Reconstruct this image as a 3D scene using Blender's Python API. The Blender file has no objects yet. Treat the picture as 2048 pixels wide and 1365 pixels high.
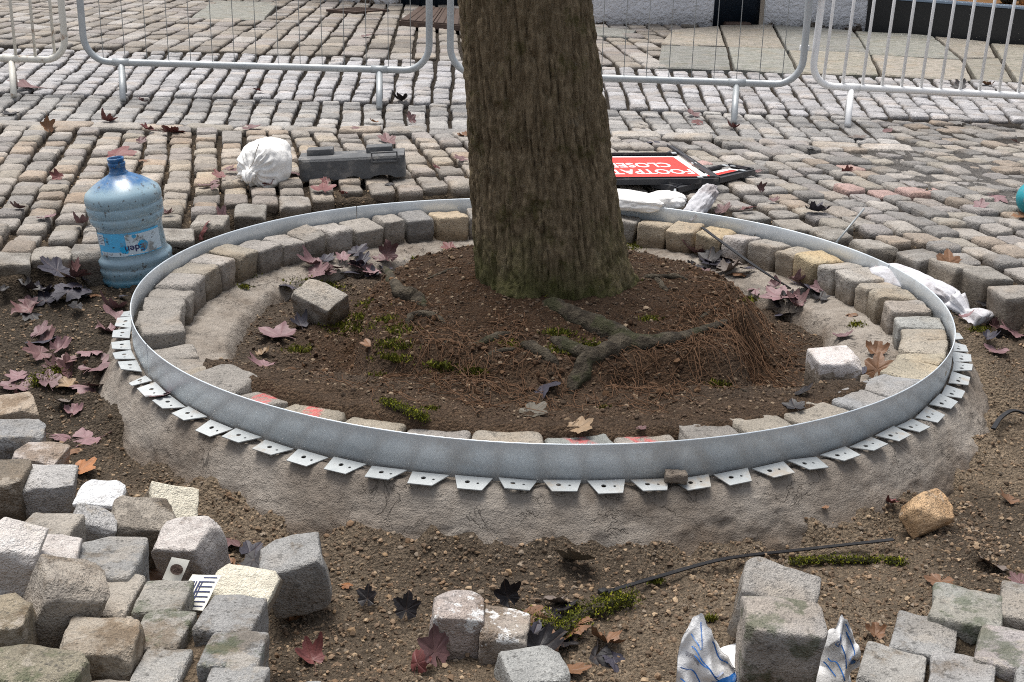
import bpy, math, random
import numpy as np
from mathutils import Vector, Matrix, Euler

# ------------------------------------------------------------------ camera, world, sun, exposure
sc = bpy.context.scene
COL = sc.collection
FPX, CD, CH, CP, CY, CR = 2500.0, 3.850352, 1.132485, 0.3320486, -0.0228530, 0.0238593
_cy, _sy, _cp, _sp = math.cos(CY), math.sin(CY), math.cos(CP), math.sin(CP)
_F = np.array([_sy*_cp, _cy*_cp, -_sp]); _R0 = np.array([_cy, -_sy, 0.0]); _U0 = np.cross(_R0, _F)
_R = _R0*math.cos(CR) + _U0*math.sin(CR); _U = -_R0*math.sin(CR) + _U0*math.cos(CR)
CAM = np.array([0, -CD, CH])
cam = bpy.data.cameras.new('camera'); cam.sensor_width = 36; cam.lens = 36*FPX/2048; cam.clip_end = 500; cam.clip_start = .05
co = bpy.data.objects.new('camera', cam); COL.objects.link(co)
co.matrix_world = Matrix(((_R[0], _U[0], -_F[0], CAM[0]), (_R[1], _U[1], -_F[1], CAM[1]), (_R[2], _U[2], -_F[2], CAM[2]), (0, 0, 0, 1)))
sc.camera = co
SUN_EL, SUN_AZ = math.radians(74), math.radians(-35)      # azimuth from +Y towards +X: high, behind the tree to the left
w = bpy.data.worlds.new('World'); sc.world = w; w.use_nodes = True
wn = w.node_tree; bg = wn.nodes['Background']
sky = wn.nodes.new('ShaderNodeTexSky'); sky.sky_type = 'NISHITA'; sky.sun_disc = False
sky.sun_elevation = SUN_EL; sky.sun_rotation = SUN_AZ; sky.air_density = 1.0; sky.dust_density = 3.0; sky.ozone_density = 1.0
hs = wn.nodes.new('ShaderNodeHueSaturation'); hs.inputs['Saturation'].default_value = 0.35
wn.links.new(sky.outputs[0], hs.inputs['Color']); wn.links.new(hs.outputs[0], bg.inputs[0]); bg.inputs[1].default_value = 0.10
sd = bpy.data.lights.new('sun', 'SUN'); sd.energy = 2.3; sd.angle = math.radians(30); sd.color = (1, .96, .9)
so = bpy.data.objects.new('sun', sd); COL.objects.link(so)
_sv = Vector((math.sin(SUN_AZ)*math.cos(SUN_EL), math.cos(SUN_AZ)*math.cos(SUN_EL), math.sin(SUN_EL)))
so.rotation_euler = _sv.to_track_quat('Z', 'Y').to_euler(); so.location = (0, 0, 12)
sc.view_settings.view_transform = 'Standard'; sc.view_settings.look = 'None'; sc.view_settings.exposure = 0.88; sc.view_settings.gamma = 1

sc.cycles.filter_width = 1.05; sc.cycles.use_denoising = False
random.seed(7); rng = np.random.default_rng(7)
RAD = 1.266

# ------------------------------------------------------------------ numeric helpers
def at(x, y, z=0.0):
    v = _R*(x-1024)/FPX - _U*(y-682.5)/FPX + _F
    return CAM + v*((z-CAM[2])/v[2])
def pxm(P): return FPX/float(np.dot(np.asarray(P)-CAM, _F))
def _h(i, j, k, s):
    n = (i.astype(np.int64)*374761393 + j.astype(np.int64)*668265263 + k.astype(np.int64)*2147483647 + s*1274126177) & 0xffffffff
    n = ((n ^ (n >> 13))*1274126177) & 0xffffffff
    n = ((n ^ (n >> 16))*2246822519) & 0xffffffff
    return ((n ^ (n >> 15)) & 0xffff)/32767.5 - 1
def vn(P, s=0):
    P = np.asarray(P, float); f = np.floor(P); t = P-f; t = t*t*(3-2*t)
    i, j, k = f[..., 0], f[..., 1], f[..., 2]; a, b, c = t[..., 0], t[..., 1], t[..., 2]; r = 0
    for di in (0, 1):
        for dj in (0, 1):
            for dk in (0, 1):
                r = r + _h(i+di, j+dj, k+dk, s)*(a if di else 1-a)*(b if dj else 1-b)*(c if dk else 1-c)
    return r
def fbm(P, o=4, s=0):
    r = 0; a = 1; P = np.asarray(P, float)
    for q in range(o): r = r + a*vn(P*(2**q)+17.3*q, s+q); a *= .5
    return r
def xyz(x, y, z=0.0): x, y = np.broadcast_arrays(x, y); return np.stack([x, y, np.zeros_like(x)+z], -1)
def sst(a, b, x): t = np.clip((x-a)/(b-a), 0, 1); return t*t*(3-2*t)
def inpoly(x, y, poly):
    x = np.asarray(x, float); y = np.asarray(y, float); r = np.zeros(x.shape, bool); n = len(poly)
    for i in range(n):
        x1, y1 = poly[i]; x2, y2 = poly[(i+1) % n]
        c = ((y1 > y) != (y2 > y)) & (x < (x2-x1)*(y-y1)/((y2-y1) if y2 != y1 else 1e-9)+x1); r ^= c
    return r
def pdist(x, y, poly):           # signed distance, positive inside
    x = np.asarray(x, float); y = np.asarray(y, float); d = np.full(x.shape, 1e9); n = len(poly)
    for i in range(n):
        a = np.array(poly[i]); b = np.array(poly[(i+1) % n]); e = b-a
        t = np.clip(((x-a[0])*e[0]+(y-a[1])*e[1])/(e@e), 0, 1)
        d = np.minimum(d, np.hypot(x-a[0]-t*e[0], y-a[1]-t*e[1]))
    return np.where(inpoly(x, y, poly), d, -d)
def wpoly(pts, z=0.0): return [tuple(at(x, y, z)[:2]) for x, y in pts]

# ------------------------------------------------------------------ mesh helpers
def mk(name, V, F, smooth=True, col=None, colname='col'):
    V = np.asarray(V, np.float32); me = bpy.data.meshes.new(name)
    me.vertices.add(len(V)); me.vertices.foreach_set('co', V.ravel())
    if not isinstance(F, list): F = [F]
    F = [np.asarray(f, np.int32) for f in F if len(f)]
    idx = np.concatenate([f.ravel() for f in F]); cnt = np.concatenate([np.full(len(f), f.shape[1]) for f in F])
    st = np.concatenate([[0], np.cumsum(cnt)[:-1]])
    me.loops.add(len(idx)); me.loops.foreach_set('vertex_index', idx)
    me.polygons.add(len(cnt)); me.polygons.foreach_set('loop_start', st.astype(np.int32)); me.polygons.foreach_set('loop_total', cnt.astype(np.int32))
    me.polygons.foreach_set('use_smooth', np.full(len(cnt), smooth))
    if col is not None:
        a = me.attributes.new(colname, 'FLOAT_COLOR', 'POINT'); c = np.ones((len(V), 4), np.float32); c[:, :3] = col; a.data.foreach_set('color', c.ravel())
    me.update(calc_edges=True); me.validate(); return me
def ob(name, me, mat=None, parent=None, loc=None, rot=None, color=None):
    o = bpy.data.objects.new(name, me); COL.objects.link(o)
    if mat is not None and me is not None:
        if len(me.materials) == 0: me.materials.append(mat)
        elif me.materials[0] != mat: o.material_slots[0].link = 'OBJECT'; o.material_slots[0].material = mat
    if parent is not None: o.parent = parent
    if loc is not None: o.location = loc
    if rot is not None: o.rotation_euler = rot
    if color is not None: o.color = (*color[:3], 1)
    return o
def tag(o, label=None, cat=None, group=None, kind=None):
    if label: o['label'] = label
    if cat: o['category'] = cat
    if group: o['group'] = group
    if kind: o['kind'] = kind
    return o
def thing(name, label, cat, loc=(0, 0, 0), rot=(0, 0, 0), group=None):
    o = bpy.data.objects.new(name, None); COL.objects.link(o); o.empty_display_size = .05
    o.location = loc; o.rotation_euler = rot; return tag(o, label, cat, group)
class MB:
    def __init__(s): s.V = []; s.F = {}; s.n = 0; s.C = []
    def add(s, V, F, c=None):
        V = np.asarray(V, float); s.V.append(V)
        if c is not None: s.C.append(np.broadcast_to(np.asarray(c, float), (len(V), 3)))
        if not isinstance(F, list) or (len(F) and not isinstance(F[0], (np.ndarray, list, tuple))): F = [F]
        if isinstance(F, list) and len(F) and isinstance(F[0], (list, tuple)):
            for f in F: s.F.setdefault(len(f), []).append(np.asarray([f])+s.n)
        else:
            for f in F:
                f = np.asarray(f)
                if len(f): s.F.setdefault(f.shape[1], []).append(f+s.n)
        s.n += len(V); return s
    def mesh(s, name, smooth=True):
        return mk(name, np.concatenate(s.V), [np.concatenate(f) for f in s.F.values()], smooth, np.concatenate(s.C) if s.C else None)
    def box(s, c, d, R=None, b=0.0, col=None):
        d = np.asarray(d)/2
        if b <= 0:
            V = np.array([(x, y, z) for z in (-1, 1) for y in (-1, 1) for x in (-1, 1)], float)*d
            Fq = np.array([(0, 2, 3, 1), (4, 5, 7, 6), (0, 1, 5, 4), (2, 6, 7, 3), (0, 4, 6, 2), (1, 3, 7, 5)])
        else:
            V, Fq = rbox(d, b, 1)
        if R is not None: V = V@np.asarray(R).T
        return s.add(V+np.asarray(c), [Fq], col)
    def tube(s, P, r, n=8, cap=True, col=None, closed=False):
        V, F = tube(P, r, n, cap, closed); return s.add(V, F, col)
def lattice(n):
    idx = {}; L = []
    for i in range(n+1):
        for j in range(n+1):
            for k in range(n+1):
                if i in (0, n) or j in (0, n) or k in (0, n): idx[(i, j, k)] = len(L); L.append((i, j, k))
    F = []
    for a in range(n):
        for b in range(n):
            g = lambda *t: idx[t]
            F.append((g(a, b, 0), g(a, b+1, 0), g(a+1, b+1, 0), g(a+1, b, 0))); F.append((g(a, b, n), g(a+1, b, n), g(a+1, b+1, n), g(a, b+1, n)))
            F.append((g(a, 0, b), g(a+1, 0, b), g(a+1, 0, b+1), g(a, 0, b+1))); F.append((g(a, n, b), g(a, n, b+1), g(a+1, n, b+1), g(a+1, n, b)))
            F.append((g(0, a, b), g(0, a, b+1), g(0, a+1, b+1), g(0, a+1, b))); F.append((g(n, a, b), g(n, a+1, b), g(n, a+1, b+1), g(n, a, b+1)))
    return np.array(L, float)/n*2-1, np.array(F)
_LAT = {}
def lat(n):
    if n not in _LAT: _LAT[n] = lattice(n)
    return _LAT[n]
def rbox(H, r, k=1):
    # rounded box, k rounding steps: lattice with nodes at the inner box and the faces
    n = 2*k+1; L, F = lat(n); H = np.asarray(H, float)
    u = np.round((L+1)/2*n).astype(int); out = np.zeros_like(L); core = np.zeros_like(L); d = np.zeros_like(L)
    for ax in range(3):
        core[:, ax] = np.where(u[:, ax] <= k, -(H[ax]-r), H[ax]-r)
        ang = np.where(u[:, ax] <= k, -(k-u[:, ax])/k, (u[:, ax]-k-1)/k); d[:, ax] = np.tan(ang*math.pi/4)
    l = np.linalg.norm(d, axis=1, keepdims=True); l[l == 0] = 1
    return core+d/l*r, F
def tube(P, r, n=8, cap=True, closed=False):
    P = np.asarray(P, float); m = len(P); r = np.broadcast_to(np.asarray(r, float), (m,))
    if closed: T = np.roll(P, -1, 0)-np.roll(P, 1, 0)
    else: T = np.gradient(P, axis=0)
    T /= np.linalg.norm(T, axis=1, keepdims=True)+1e-12
    a = np.array([0, 0, 1.0]) if abs(T[0][2]) < .9 else np.array([1.0, 0, 0])
    N = np.cross(T[0], a); N /= np.linalg.norm(N); V = []; th = np.arange(n)*2*math.pi/n
    for i in range(m):
        N = N-T[i]*(N@T[i]); N /= np.linalg.norm(N); Bn = np.cross(T[i], N)
        V.append(P[i]+r[i]*(np.cos(th)[:, None]*N+np.sin(th)[:, None]*Bn))
    V = np.concatenate(V); F = []; rr = m if closed else m-1
    i = np.repeat(np.arange(rr), n); j = np.tile(np.arange(n), rr); i2 = (i+1) % m; j2 = (j+1) % n
    Q = np.stack([i*n+j, i*n+j2, i2*n+j2, i2*n+j], 1); Fs = [Q]
    if cap and not closed:
        V = np.concatenate([V, P[:1], P[-1:]]); k = len(V); jj = np.arange(n); j2 = (jj+1) % n
        Fs.append(np.concatenate([np.stack([np.full(n, k-2), j2, jj], 1), np.stack([np.full(n, k-1), (m-1)*n+jj, (m-1)*n+j2], 1)]))
    return V, Fs
def spline(P, n):
    P = np.asarray(P, float); m = len(P); t = np.linspace(0, m-1-1e-6, n); i = t.astype(int); u = (t-i)[:, None]
    Q = np.concatenate([2*P[:1]-P[1:2], P, 2*P[-1:]-P[-2:-1]])
    a, b, c, d = Q[i], Q[i+1], Q[i+2], Q[i+3]
    return .5*(2*b+(c-a)*u+(2*a-5*b+4*c-d)*u*u+(3*b-a-3*c+d)*u**3)
def lathe(prof, n=32):
    prof = np.asarray(prof, float); th = np.arange(n)*2*math.pi/n; m = len(prof)
    V = np.stack([prof[:, None, 0]*np.cos(th), prof[:, None, 0]*np.sin(th), np.repeat(prof[:, 1:2], n, 1)], -1).reshape(-1, 3)
    i = np.repeat(np.arange(m-1), n); j = np.tile(np.arange(n), m-1); j2 = (j+1) % n
    return V, [np.stack([i*n+j, i*n+j2, (i+1)*n+j2, (i+1)*n+j], 1)]
def gridf(nu, nv, wrap=False):
    i = np.repeat(np.arange(nu-1), nv if wrap else nv-1); j = np.tile(np.arange(nv if wrap else nv-1), nu-1); j2 = (j+1) % nv
    return np.stack([i*nv+j, i*nv+j2, (i+1)*nv+j2, (i+1)*nv+j], 1)
def rock(w, d, h, rad=.16, seed=0, chips=5, n=10, rough=.02, taper=.06, amt=(.80, .95)):
    L, F = lat(n); H = np.array([w, d, h])/2; r0 = np.random.default_rng(seed)
    p = np.sin(L*math.pi/2*.98)/math.sin(math.pi/2*.98); r = rad*min(H)
    q = p*H; c = np.clip(q, -(H-r), H-r); e = q-c; l = np.linalg.norm(e, axis=1, keepdims=True); l[l == 0] = 1
    V = c+e/l*r; V[:, :2] *= (1+taper*V[:, 2:3]/H[2])
    V += .05*H*np.stack([vn(V/H*.9+seed*3.1, 5), vn(V/H*.9+seed*2.3, 6), vn(V/H*.9+seed*1.7, 7)], 1)
    for q in range(chips):
        nn = np.sign(r0.normal(size=3))*r0.uniform(.15, 1, 3)
        if r0.random() < .5: nn[r0.integers(3)] *= .1
        nn /= np.linalg.norm(nn); sup = (np.abs(nn)*H).sum(); o = sup*r0.uniform(*amt)
        dd = V@nn; V = V-np.maximum(dd-o, 0)[:, None]*nn
    dirn = V/H; dirn /= np.linalg.norm(dirn, axis=1, keepdims=True)+1e-9
    V = V+dirn*(fbm(V/min(H)*1.6+seed*5.7, 4, seed)*rough*min(H)*2)[:, None]
    return V, F
def text_geo(s, size=1.0, offset=0.0):
    cu = bpy.data.curves.new('t', 'FONT'); cu.body = s; cu.size = size; cu.offset = offset; cu.align_x = 'CENTER'; cu.align_y = 'CENTER'; cu.resolution_u = 3
    o = bpy.data.objects.new('t', cu); COL.objects.link(o); dg = bpy.context.evaluated_depsgraph_get(); me = o.evaluated_get(dg).to_mesh()
    V = np.array([v.co[:] for v in me.vertices]); F = [list(p.vertices) for p in me.polygons]
    o.evaluated_get(dg).to_mesh_clear(); bpy.data.objects.remove(o); bpy.data.curves.remove(cu); return V, F

# ------------------------------------------------------------------ materials
class NT:
    def __init__(s, name):
        s.m = bpy.data.materials.new(name); s.m.use_nodes = True; s.t = s.m.node_tree; s.b = s.t.nodes['Principled BSDF']; s._p = None
    def n(s, ty, **kw):
        x = s.t.nodes.new(ty)
        for k, v in kw.items():
            if k.startswith('_'): setattr(x, k[1:], v)
            else: s.l(v, x.inputs[k.replace('__', ' ')])
        return x
    def l(s, v, inp):
        if hasattr(v, 'is_output'): s.t.links.new(v, inp)
        else: inp.default_value = v
    def pos(s):
        if s._p is None: s._p = s.t.nodes.new('ShaderNodeNewGeometry').outputs['Position']
        return s._p
    def obj(s): return s.n('ShaderNodeTexCoord').outputs['Object']
    def noise(s, sc_, det=5, rough=.55, vec=None, dist=0.0): return s.n('ShaderNodeTexNoise', Vector=vec or s.pos(), Scale=sc_, Detail=det, Roughness=rough, Distortion=dist).outputs['Fac']
    def math(s, op, a, b=0.0, c=0.0, clamp=False):
        x = s.t.nodes.new('ShaderNodeMath'); x.operation = op; x.use_clamp = clamp
        s.l(a, x.inputs[0]); s.l(b, x.inputs[1]); s.l(c, x.inputs[2]); return x.outputs[0]
    def ss(s, a, b, v):
        x = s.t.nodes.new('ShaderNodeMapRange'); x.interpolation_type = 'SMOOTHSTEP'; s.l(v, x.inputs[0]); x.inputs[1].default_value = a; x.inputs[2].default_value = b; return x.outputs[0]
    def mix(s, f, a, b, mode='MIX'):
        x = s.t.nodes.new('ShaderNodeMix'); x.data_type = 'RGBA'; x.blend_type = mode; x.clamp_factor = True
        for v, i in ((f, 0), (a, 6), (b, 7)):
            if isinstance(v, tuple) and len(v) == 3: v = (*v, 1)
            s.l(v, x.inputs[i])
        return x.outputs[2]
    def scale(s, colr, f):
        x = s.t.nodes.new('ShaderNodeVectorMath'); x.operation = 'SCALE'; s.l(colr if hasattr(colr, 'is_output') else colr[:3], x.inputs[0]); s.l(f, x.inputs['Scale']); return x.outputs[0]
    def bump(s, hgt, dist, strength=1.0, prev=None):
        x = s.n('ShaderNodeBump', Height=hgt, Distance=dist, Strength=strength)
        if prev is not None: s.l(prev, x.inputs['Normal'])
        return x.outputs[0]
    def done(s, color, rough=.7, normal=None, spec=.3, metal=0.0):
        b = s.b; s.l((*color, 1) if isinstance(color, tuple) and len(color) == 3 else color, b.inputs['Base Color']); s.l(rough, b.inputs['Roughness'])
        s.l(spec, b.inputs['Specular IOR Level']); s.l(metal, b.inputs['Metallic'])
        if normal is not None: s.l(normal, b.inputs['Normal'])
        return s.m
def attr(t, nm='col'): return t.n('ShaderNodeAttribute', _attribute_name=nm).outputs['Color']
def ocol(t): return t.t.nodes.new('ShaderNodeObjectInfo').outputs['Color']
def stone_mat(name, src='obj', lich=.5, stain=0.0, paint=None, moss=0.0, red=False, gl=.62, crust=0.0, flank=0.0):
    t = NT(name); c = ocol(t) if src == 'obj' else attr(t)
    n1 = t.noise(11, 5); n2 = t.noise(55, 5, .6); n3 = t.noise(260, 3, .6); n4 = t.noise(4.5, 4)
    c = t.scale(c, t.math('MULTIPLY_ADD', n1, 1.0, .52)); c = t.scale(c, t.math('MULTIPLY_ADD', n3, 1.1, .45))
    c = t.mix(t.math('MULTIPLY', t.ss(.5, .66, n4), .35), c, t.mix(1.0, c, (1.0, .84, .66), 'MULTIPLY'))
    c = t.mix(t.math('MULTIPLY', t.ss(.56, .68, n2), lich), c, (.045, .042, .038))
    c = t.mix(t.math('MULTIPLY', t.ss(.62, .7, n3), .35), c, (.55, .52, .48))
    vo = t.n('ShaderNodeTexVoronoi', Vector=t.pos(), Scale=95.0, Randomness=1.0); sp = t.math('MULTIPLY', t.ss(.30, .20, vo.outputs['Distance']), t.ss(.45, .6, t.noise(13, 3)))
    c = t.mix(t.math('MULTIPLY', sp, lich*1.1), c, (.07, .068, .06))
    if flank:  # soil-stained sides, darkened so the colour also carries shade between the setts
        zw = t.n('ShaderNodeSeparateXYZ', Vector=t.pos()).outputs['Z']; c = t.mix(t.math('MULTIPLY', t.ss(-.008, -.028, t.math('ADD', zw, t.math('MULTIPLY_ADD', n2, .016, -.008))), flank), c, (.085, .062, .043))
    if crust:
        nc = t.noise(7.5, 6, .72); c = t.mix(t.math('MULTIPLY', t.ss(.56, .60, nc), crust), c, (.46, .41, .345)); c = t.mix(t.math('MULTIPLY', t.ss(.46, .38, t.noise(5.5, 6, .7)), .65), c, t.mix(1.0, c, (.55, .44, .32), 'MULTIPLY'))
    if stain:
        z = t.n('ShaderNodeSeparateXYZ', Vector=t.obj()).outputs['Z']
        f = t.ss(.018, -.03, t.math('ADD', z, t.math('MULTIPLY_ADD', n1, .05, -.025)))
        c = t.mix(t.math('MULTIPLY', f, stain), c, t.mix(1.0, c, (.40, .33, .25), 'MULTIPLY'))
    if moss:
        c = t.mix(t.math('MULTIPLY', t.ss(.5, .62, t.noise(17, 6, .65)), moss), c, (.05, .075, .025))
    if paint is not None:
        z = t.n('ShaderNodeSeparateXYZ', Vector=t.obj()).outputs['Z']
        f = t.ss(paint[0]-.005, paint[0]+.005, t.math('ADD', z, t.math('MULTIPLY_ADD', t.noise(26, 5), .09*(paint[3] if len(paint) > 3 else 1), -.045*(paint[3] if len(paint) > 3 else 1))))
        f = t.math('MULTIPLY', f, t.ss(paint[2] if len(paint) > 2 else .2, .6, t.noise(33, 5, .7)))
        c = t.mix(f, c, paint[1])
    if red:
        x = t.n('ShaderNodeSeparateXYZ', Vector=t.obj()); ax = t.math('ADD', x.outputs['X'], t.math('MULTIPLY', x.outputs['Y'], .5))
        f = t.math('MULTIPLY', t.ss(.034, .02, t.math('ABSOLUTE', t.math('ADD', ax, t.math('MULTIPLY_ADD', n1, .06, -.03)))), t.ss(.025, .035, x.outputs['Z']))
        f = t.math('MULTIPLY', f, t.ss(.36, .6, n2)); c = t.mix(t.math('MULTIPLY', f, .8), c, (.72, .14, .14))
    nb = t.bump(t.math('ADD', t.math('ADD', n2, t.math('MULTIPLY', n1, .8)), t.math('MULTIPLY', n3, .5)), .018, .9)
    return t.done(c, t.math('MULTIPLY_ADD', n2, .3, gl-.15), nb, .35)
M = {}
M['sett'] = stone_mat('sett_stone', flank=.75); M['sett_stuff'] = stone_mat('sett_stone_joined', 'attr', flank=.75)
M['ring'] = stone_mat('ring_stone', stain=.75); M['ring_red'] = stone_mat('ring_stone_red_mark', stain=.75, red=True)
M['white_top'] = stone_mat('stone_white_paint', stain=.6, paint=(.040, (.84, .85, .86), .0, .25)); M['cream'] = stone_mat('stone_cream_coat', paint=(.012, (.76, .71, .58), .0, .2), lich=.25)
M['pinkwhite'] = stone_mat('stone_limewash', paint=(.0, (.64, .595, .56), .3), crust=.4); M['mossy'] = stone_mat('stone_mossy', moss=.6, crust=.5)
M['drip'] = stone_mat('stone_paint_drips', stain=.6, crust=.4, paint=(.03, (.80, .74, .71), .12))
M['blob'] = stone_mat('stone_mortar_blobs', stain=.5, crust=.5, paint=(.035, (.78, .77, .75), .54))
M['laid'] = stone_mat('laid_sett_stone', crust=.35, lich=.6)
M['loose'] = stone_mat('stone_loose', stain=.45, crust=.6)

def soil_mat():
    t = NT('earth'); c = attr(t); n1 = t.noise(14, 6, .65); n2 = t.noise(90, 5, .7); n3 = t.noise(420, 3, .6)
    vo = t.n('ShaderNodeTexVoronoi', Vector=t.pos(), Scale=130.0); vf = vo.outputs['Distance']
    c = t.scale(c, t.math('MULTIPLY_ADD', n1, 1.4, .35)); c = t.scale(c, t.math('MULTIPLY_ADD', n2, 2.4, -.15))
    c = t.mix(t.math('MULTIPLY', t.ss(.58, .68, n3), .6), c, (.40, .32, .22)); c = t.mix(t.math('MULTIPLY', t.ss(.42, .3, n3), .6), c, (.02, .014, .01))
    nb = t.bump(t.math('ADD', t.math('MULTIPLY', vf, -1.2), t.math('ADD', n2, t.math('MULTIPLY', n3, .9))), .026, 1.0)
    return t.done(c, .92, nb, .15)
M['soil'] = soil_mat()
def mortar_mat():
    t = NT('mortar'); n1 = t.noise(5, 5, .6); n2 = t.noise(45, 6, .7); n3 = t.noise(300, 3)
    c = t.mix(t.ss(.3, .7, n1), (.24, .203, .168), (.36, .322, .28)); c = t.scale(c, t.math('MULTIPLY_ADD', n2, .7, .65))
    c = t.mix(t.math('MULTIPLY', t.ss(.62, .7, t.noise(22, 6, .75)), .5), c, (.10, .07, .05))
    c = t.mix(t.math('MULTIPLY', t.ss(.66, .72, n3), .3), c, (.5, .45, .38))
    tv = t.n('ShaderNodeVectorMath', _operation='MULTIPLY'); t.l(attr(t, 'tc'), tv.inputs[0]); tv.inputs[1].default_value = (11, 34, 34); tr = t.noise(1.0, 6, .65, tv.outputs[0])
    c = t.scale(c, t.math('MULTIPLY_ADD', tr, .35, .82)); c = t.mix(t.math('MULTIPLY', t.ss(.52, .66, t.noise(3.2, 5, .7)), .5), c, (.11, .082, .06))
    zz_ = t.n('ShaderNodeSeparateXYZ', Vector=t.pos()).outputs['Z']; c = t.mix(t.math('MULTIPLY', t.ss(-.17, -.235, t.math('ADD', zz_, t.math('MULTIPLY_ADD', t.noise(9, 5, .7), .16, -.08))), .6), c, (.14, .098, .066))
    ck = t.ss(.014, .0, t.math('ABSOLUTE', t.math('SUBTRACT', t.noise(13, 4, .6, None, .6), .5))); ck = t.math('MULTIPLY', ck, t.ss(.5, .6, t.noise(6, 3)))
    c = t.mix(t.math('MULTIPLY', ck, .35), c, (.07, .053, .042))
    nb = t.bump(t.math('SUBTRACT', t.math('ADD', t.math('ADD', n2, t.math('MULTIPLY', tr, .5)), t.math('MULTIPLY', n3, .4)), t.math('MULTIPLY', ck, .6)), .016, .9)
    return t.done(c, .85, nb, .25)
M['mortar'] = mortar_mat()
def bark_mat():
    t = NT('bark'); mp = t.n('ShaderNodeVectorMath', _operation='MULTIPLY'); t.l(t.pos(), mp.inputs[0]); mp.inputs[1].default_value = (1, 1, .16)
    n1 = t.noise(70, 6, .75, mp.outputs[0]); n2 = t.noise(6, 5, .6); n3 = t.noise(300, 3, .6); n4 = t.noise(90, 4, .6)
    c = t.mix(t.ss(.30, .70, n1), (.115, .084, .048), (.34, .262, .168))
    c = t.mix(t.math('MULTIPLY', t.ss(.52, .66, t.noise(14, 6, .7)), .6), c, (.125, .112, .042))
    c = t.mix(t.math('MULTIPLY', t.ss(.55, .68, t.noise(7, 6, .7)), .5), c, (.070, .060, .020)); c = t.mix(t.math('MULTIPLY', t.ss(.60, .70, t.noise(10, 5, .7)), .4), c, (.20, .175, .14))
    c = t.mix(t.math('MULTIPLY', t.math('MULTIPLY', t.ss(.58, .66, n3), t.ss(.4, .6, n4)), .8), c, (.30, .27, .22))
    z = t.n('ShaderNodeSeparateXYZ', Vector=t.pos()).outputs['Z']
    c = t.mix(t.math('MULTIPLY', t.ss(.24, .0, t.math('ADD', z, t.math('MULTIPLY_ADD', n2, .5, -.25))), .6), c, (.085, .105, .022))
    nb = t.bump(t.math('ADD', n1, t.math('MULTIPLY', n3, .35)), .025, 1.0)
    return t.done(c, .9, nb, .15)
M['bark'] = bark_mat()
def root_mat():
    t = NT('root_bark'); n1 = t.noise(30, 6, .65); n2 = t.noise(120, 4, .6)
    c = t.mix(t.ss(.3, .7, n1), (.035, .027, .019), (.135, .112, .08)); c = t.mix(t.math('MULTIPLY', t.ss(.52, .62, t.noise(12, 5)), .5), c, (.055, .065, .022))
    c = t.mix(t.math('MULTIPLY', t.ss(.66, .74, n2), .5), c, (.42, .38, .33))
    return t.done(c, .85, t.bump(t.math('ADD', n1, n2), .02, 1.0), .2)
M['root'] = root_mat()
def simple(name, c, rough=.6, spec=.4, metal=0.0, var=.35, dirt=None, dsc=9, bumpd=.0, bsc=60, damt=.7, dlo=.55):
    t = NT(name); n1 = t.noise(dsc*1.7, 5, .6)
    cc = t.scale(c, t.math('MULTIPLY_ADD', n1, var, 1-var*.5))
    if dirt is not None: cc = t.mix(t.math('MULTIPLY', t.ss(dlo, dlo+.12, t.noise(dsc, 6, .7)), damt), cc, dirt)
    nb = t.bump(t.noise(bsc, 5, .6), bumpd, .8) if bumpd else None
    return t.done(cc, rough, nb, spec, metal)
M['fibre'] = simple('root_fibre', (.13, .075, .045), .9, .1); M['moss'] = simple('moss_leaf', (.085, .10, .02), .9, .1, var=1.0, dsc=30)
M['white_paint'] = simple('white_tube_paint', (.86, .86, .86), .4, .5, var=.08, dirt=(.38, .25, .15), dsc=25, damt=.5, dlo=.68)
M['old_white'] = simple('old_white_tube_paint', (.66, .64, .58), .5, .4, dirt=(.25, .13, .06), dsc=16, damt=.8, dlo=.56)
def galv(name, a, b, rough=.42, mud=0.0):
    t = NT(name); vo = t.n('ShaderNodeTexVoronoi', Vector=t.pos(), Scale=55.0); n1 = t.noise(3.2, 4); n2 = t.noise(70, 4, .7)
    r = t.n('ShaderNodeSeparateColor', Color=vo.outputs['Color']).outputs[0]
    c = t.mix(t.math('ADD', t.math('MULTIPLY', r, .3), t.math('MULTIPLY', t.ss(.3, .7, n1), .7)), a, b)
    c = t.mix(t.math('MULTIPLY', t.ss(.6, .72, n2), .35), c, (.62, .64, .64))
    me = .3
    if mud:
        f = t.math('MULTIPLY', t.ss(.54, .68, t.noise(7, 6, .72)), mud); c = t.mix(f, c, (.34, .30, .25)); me = t.math('MULTIPLY_ADD', f, -.25, .3)
    return t.done(c, t.math('MULTIPLY_ADD', n2, .25, rough-.12), t.bump(t.math('ADD', t.noise(9, 3), t.math('MULTIPLY', n2, .15)), .002, .5), .5, me)
M['strip'] = galv('galvanised_strip', (.58, .64, .69), (.76, .81, .85), .38, .30); M['tab'] = galv('galvanised_tab', (.32, .345, .355), (.44, .46, .465), .55, .9)
M['tube'] = galv('galvanised_tube', (.33, .36, .38), (.46, .48, .49), .5); M['wire'] = galv('galvanised_wire', (.25, .27, .28), (.36, .38, .38), .5)
M['black'] = simple('black_plastic', (.012, .012, .014), .5, .3, dirt=(.08, .07, .06), dsc=40, damt=.3); M['hole'] = simple('dark_hole', (.015, .013, .012), .9, .05)
M['frame'] = simple('black_steel_frame', (.03, .031, .036), .5, .4, dirt=(.20, .19, .18), dsc=20, damt=.45); M['galvleg'] = M['tube']
M['red'] = simple('sign_red', (.78, .045, .030), .35, .5, var=.15, dirt=(.18, .05, .035), dsc=22, damt=.5, dlo=.64); M['signwhite'] = simple('sign_white', (.80, .80, .80), .35, .5, var=.1)
M['rubber'] = simple('grey_rubber', (.10, .103, .108), .75, .3, var=.8, dirt=(.24, .23, .22), dsc=14, damt=.6, dlo=.5, bumpd=.004, bsc=120)
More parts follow.
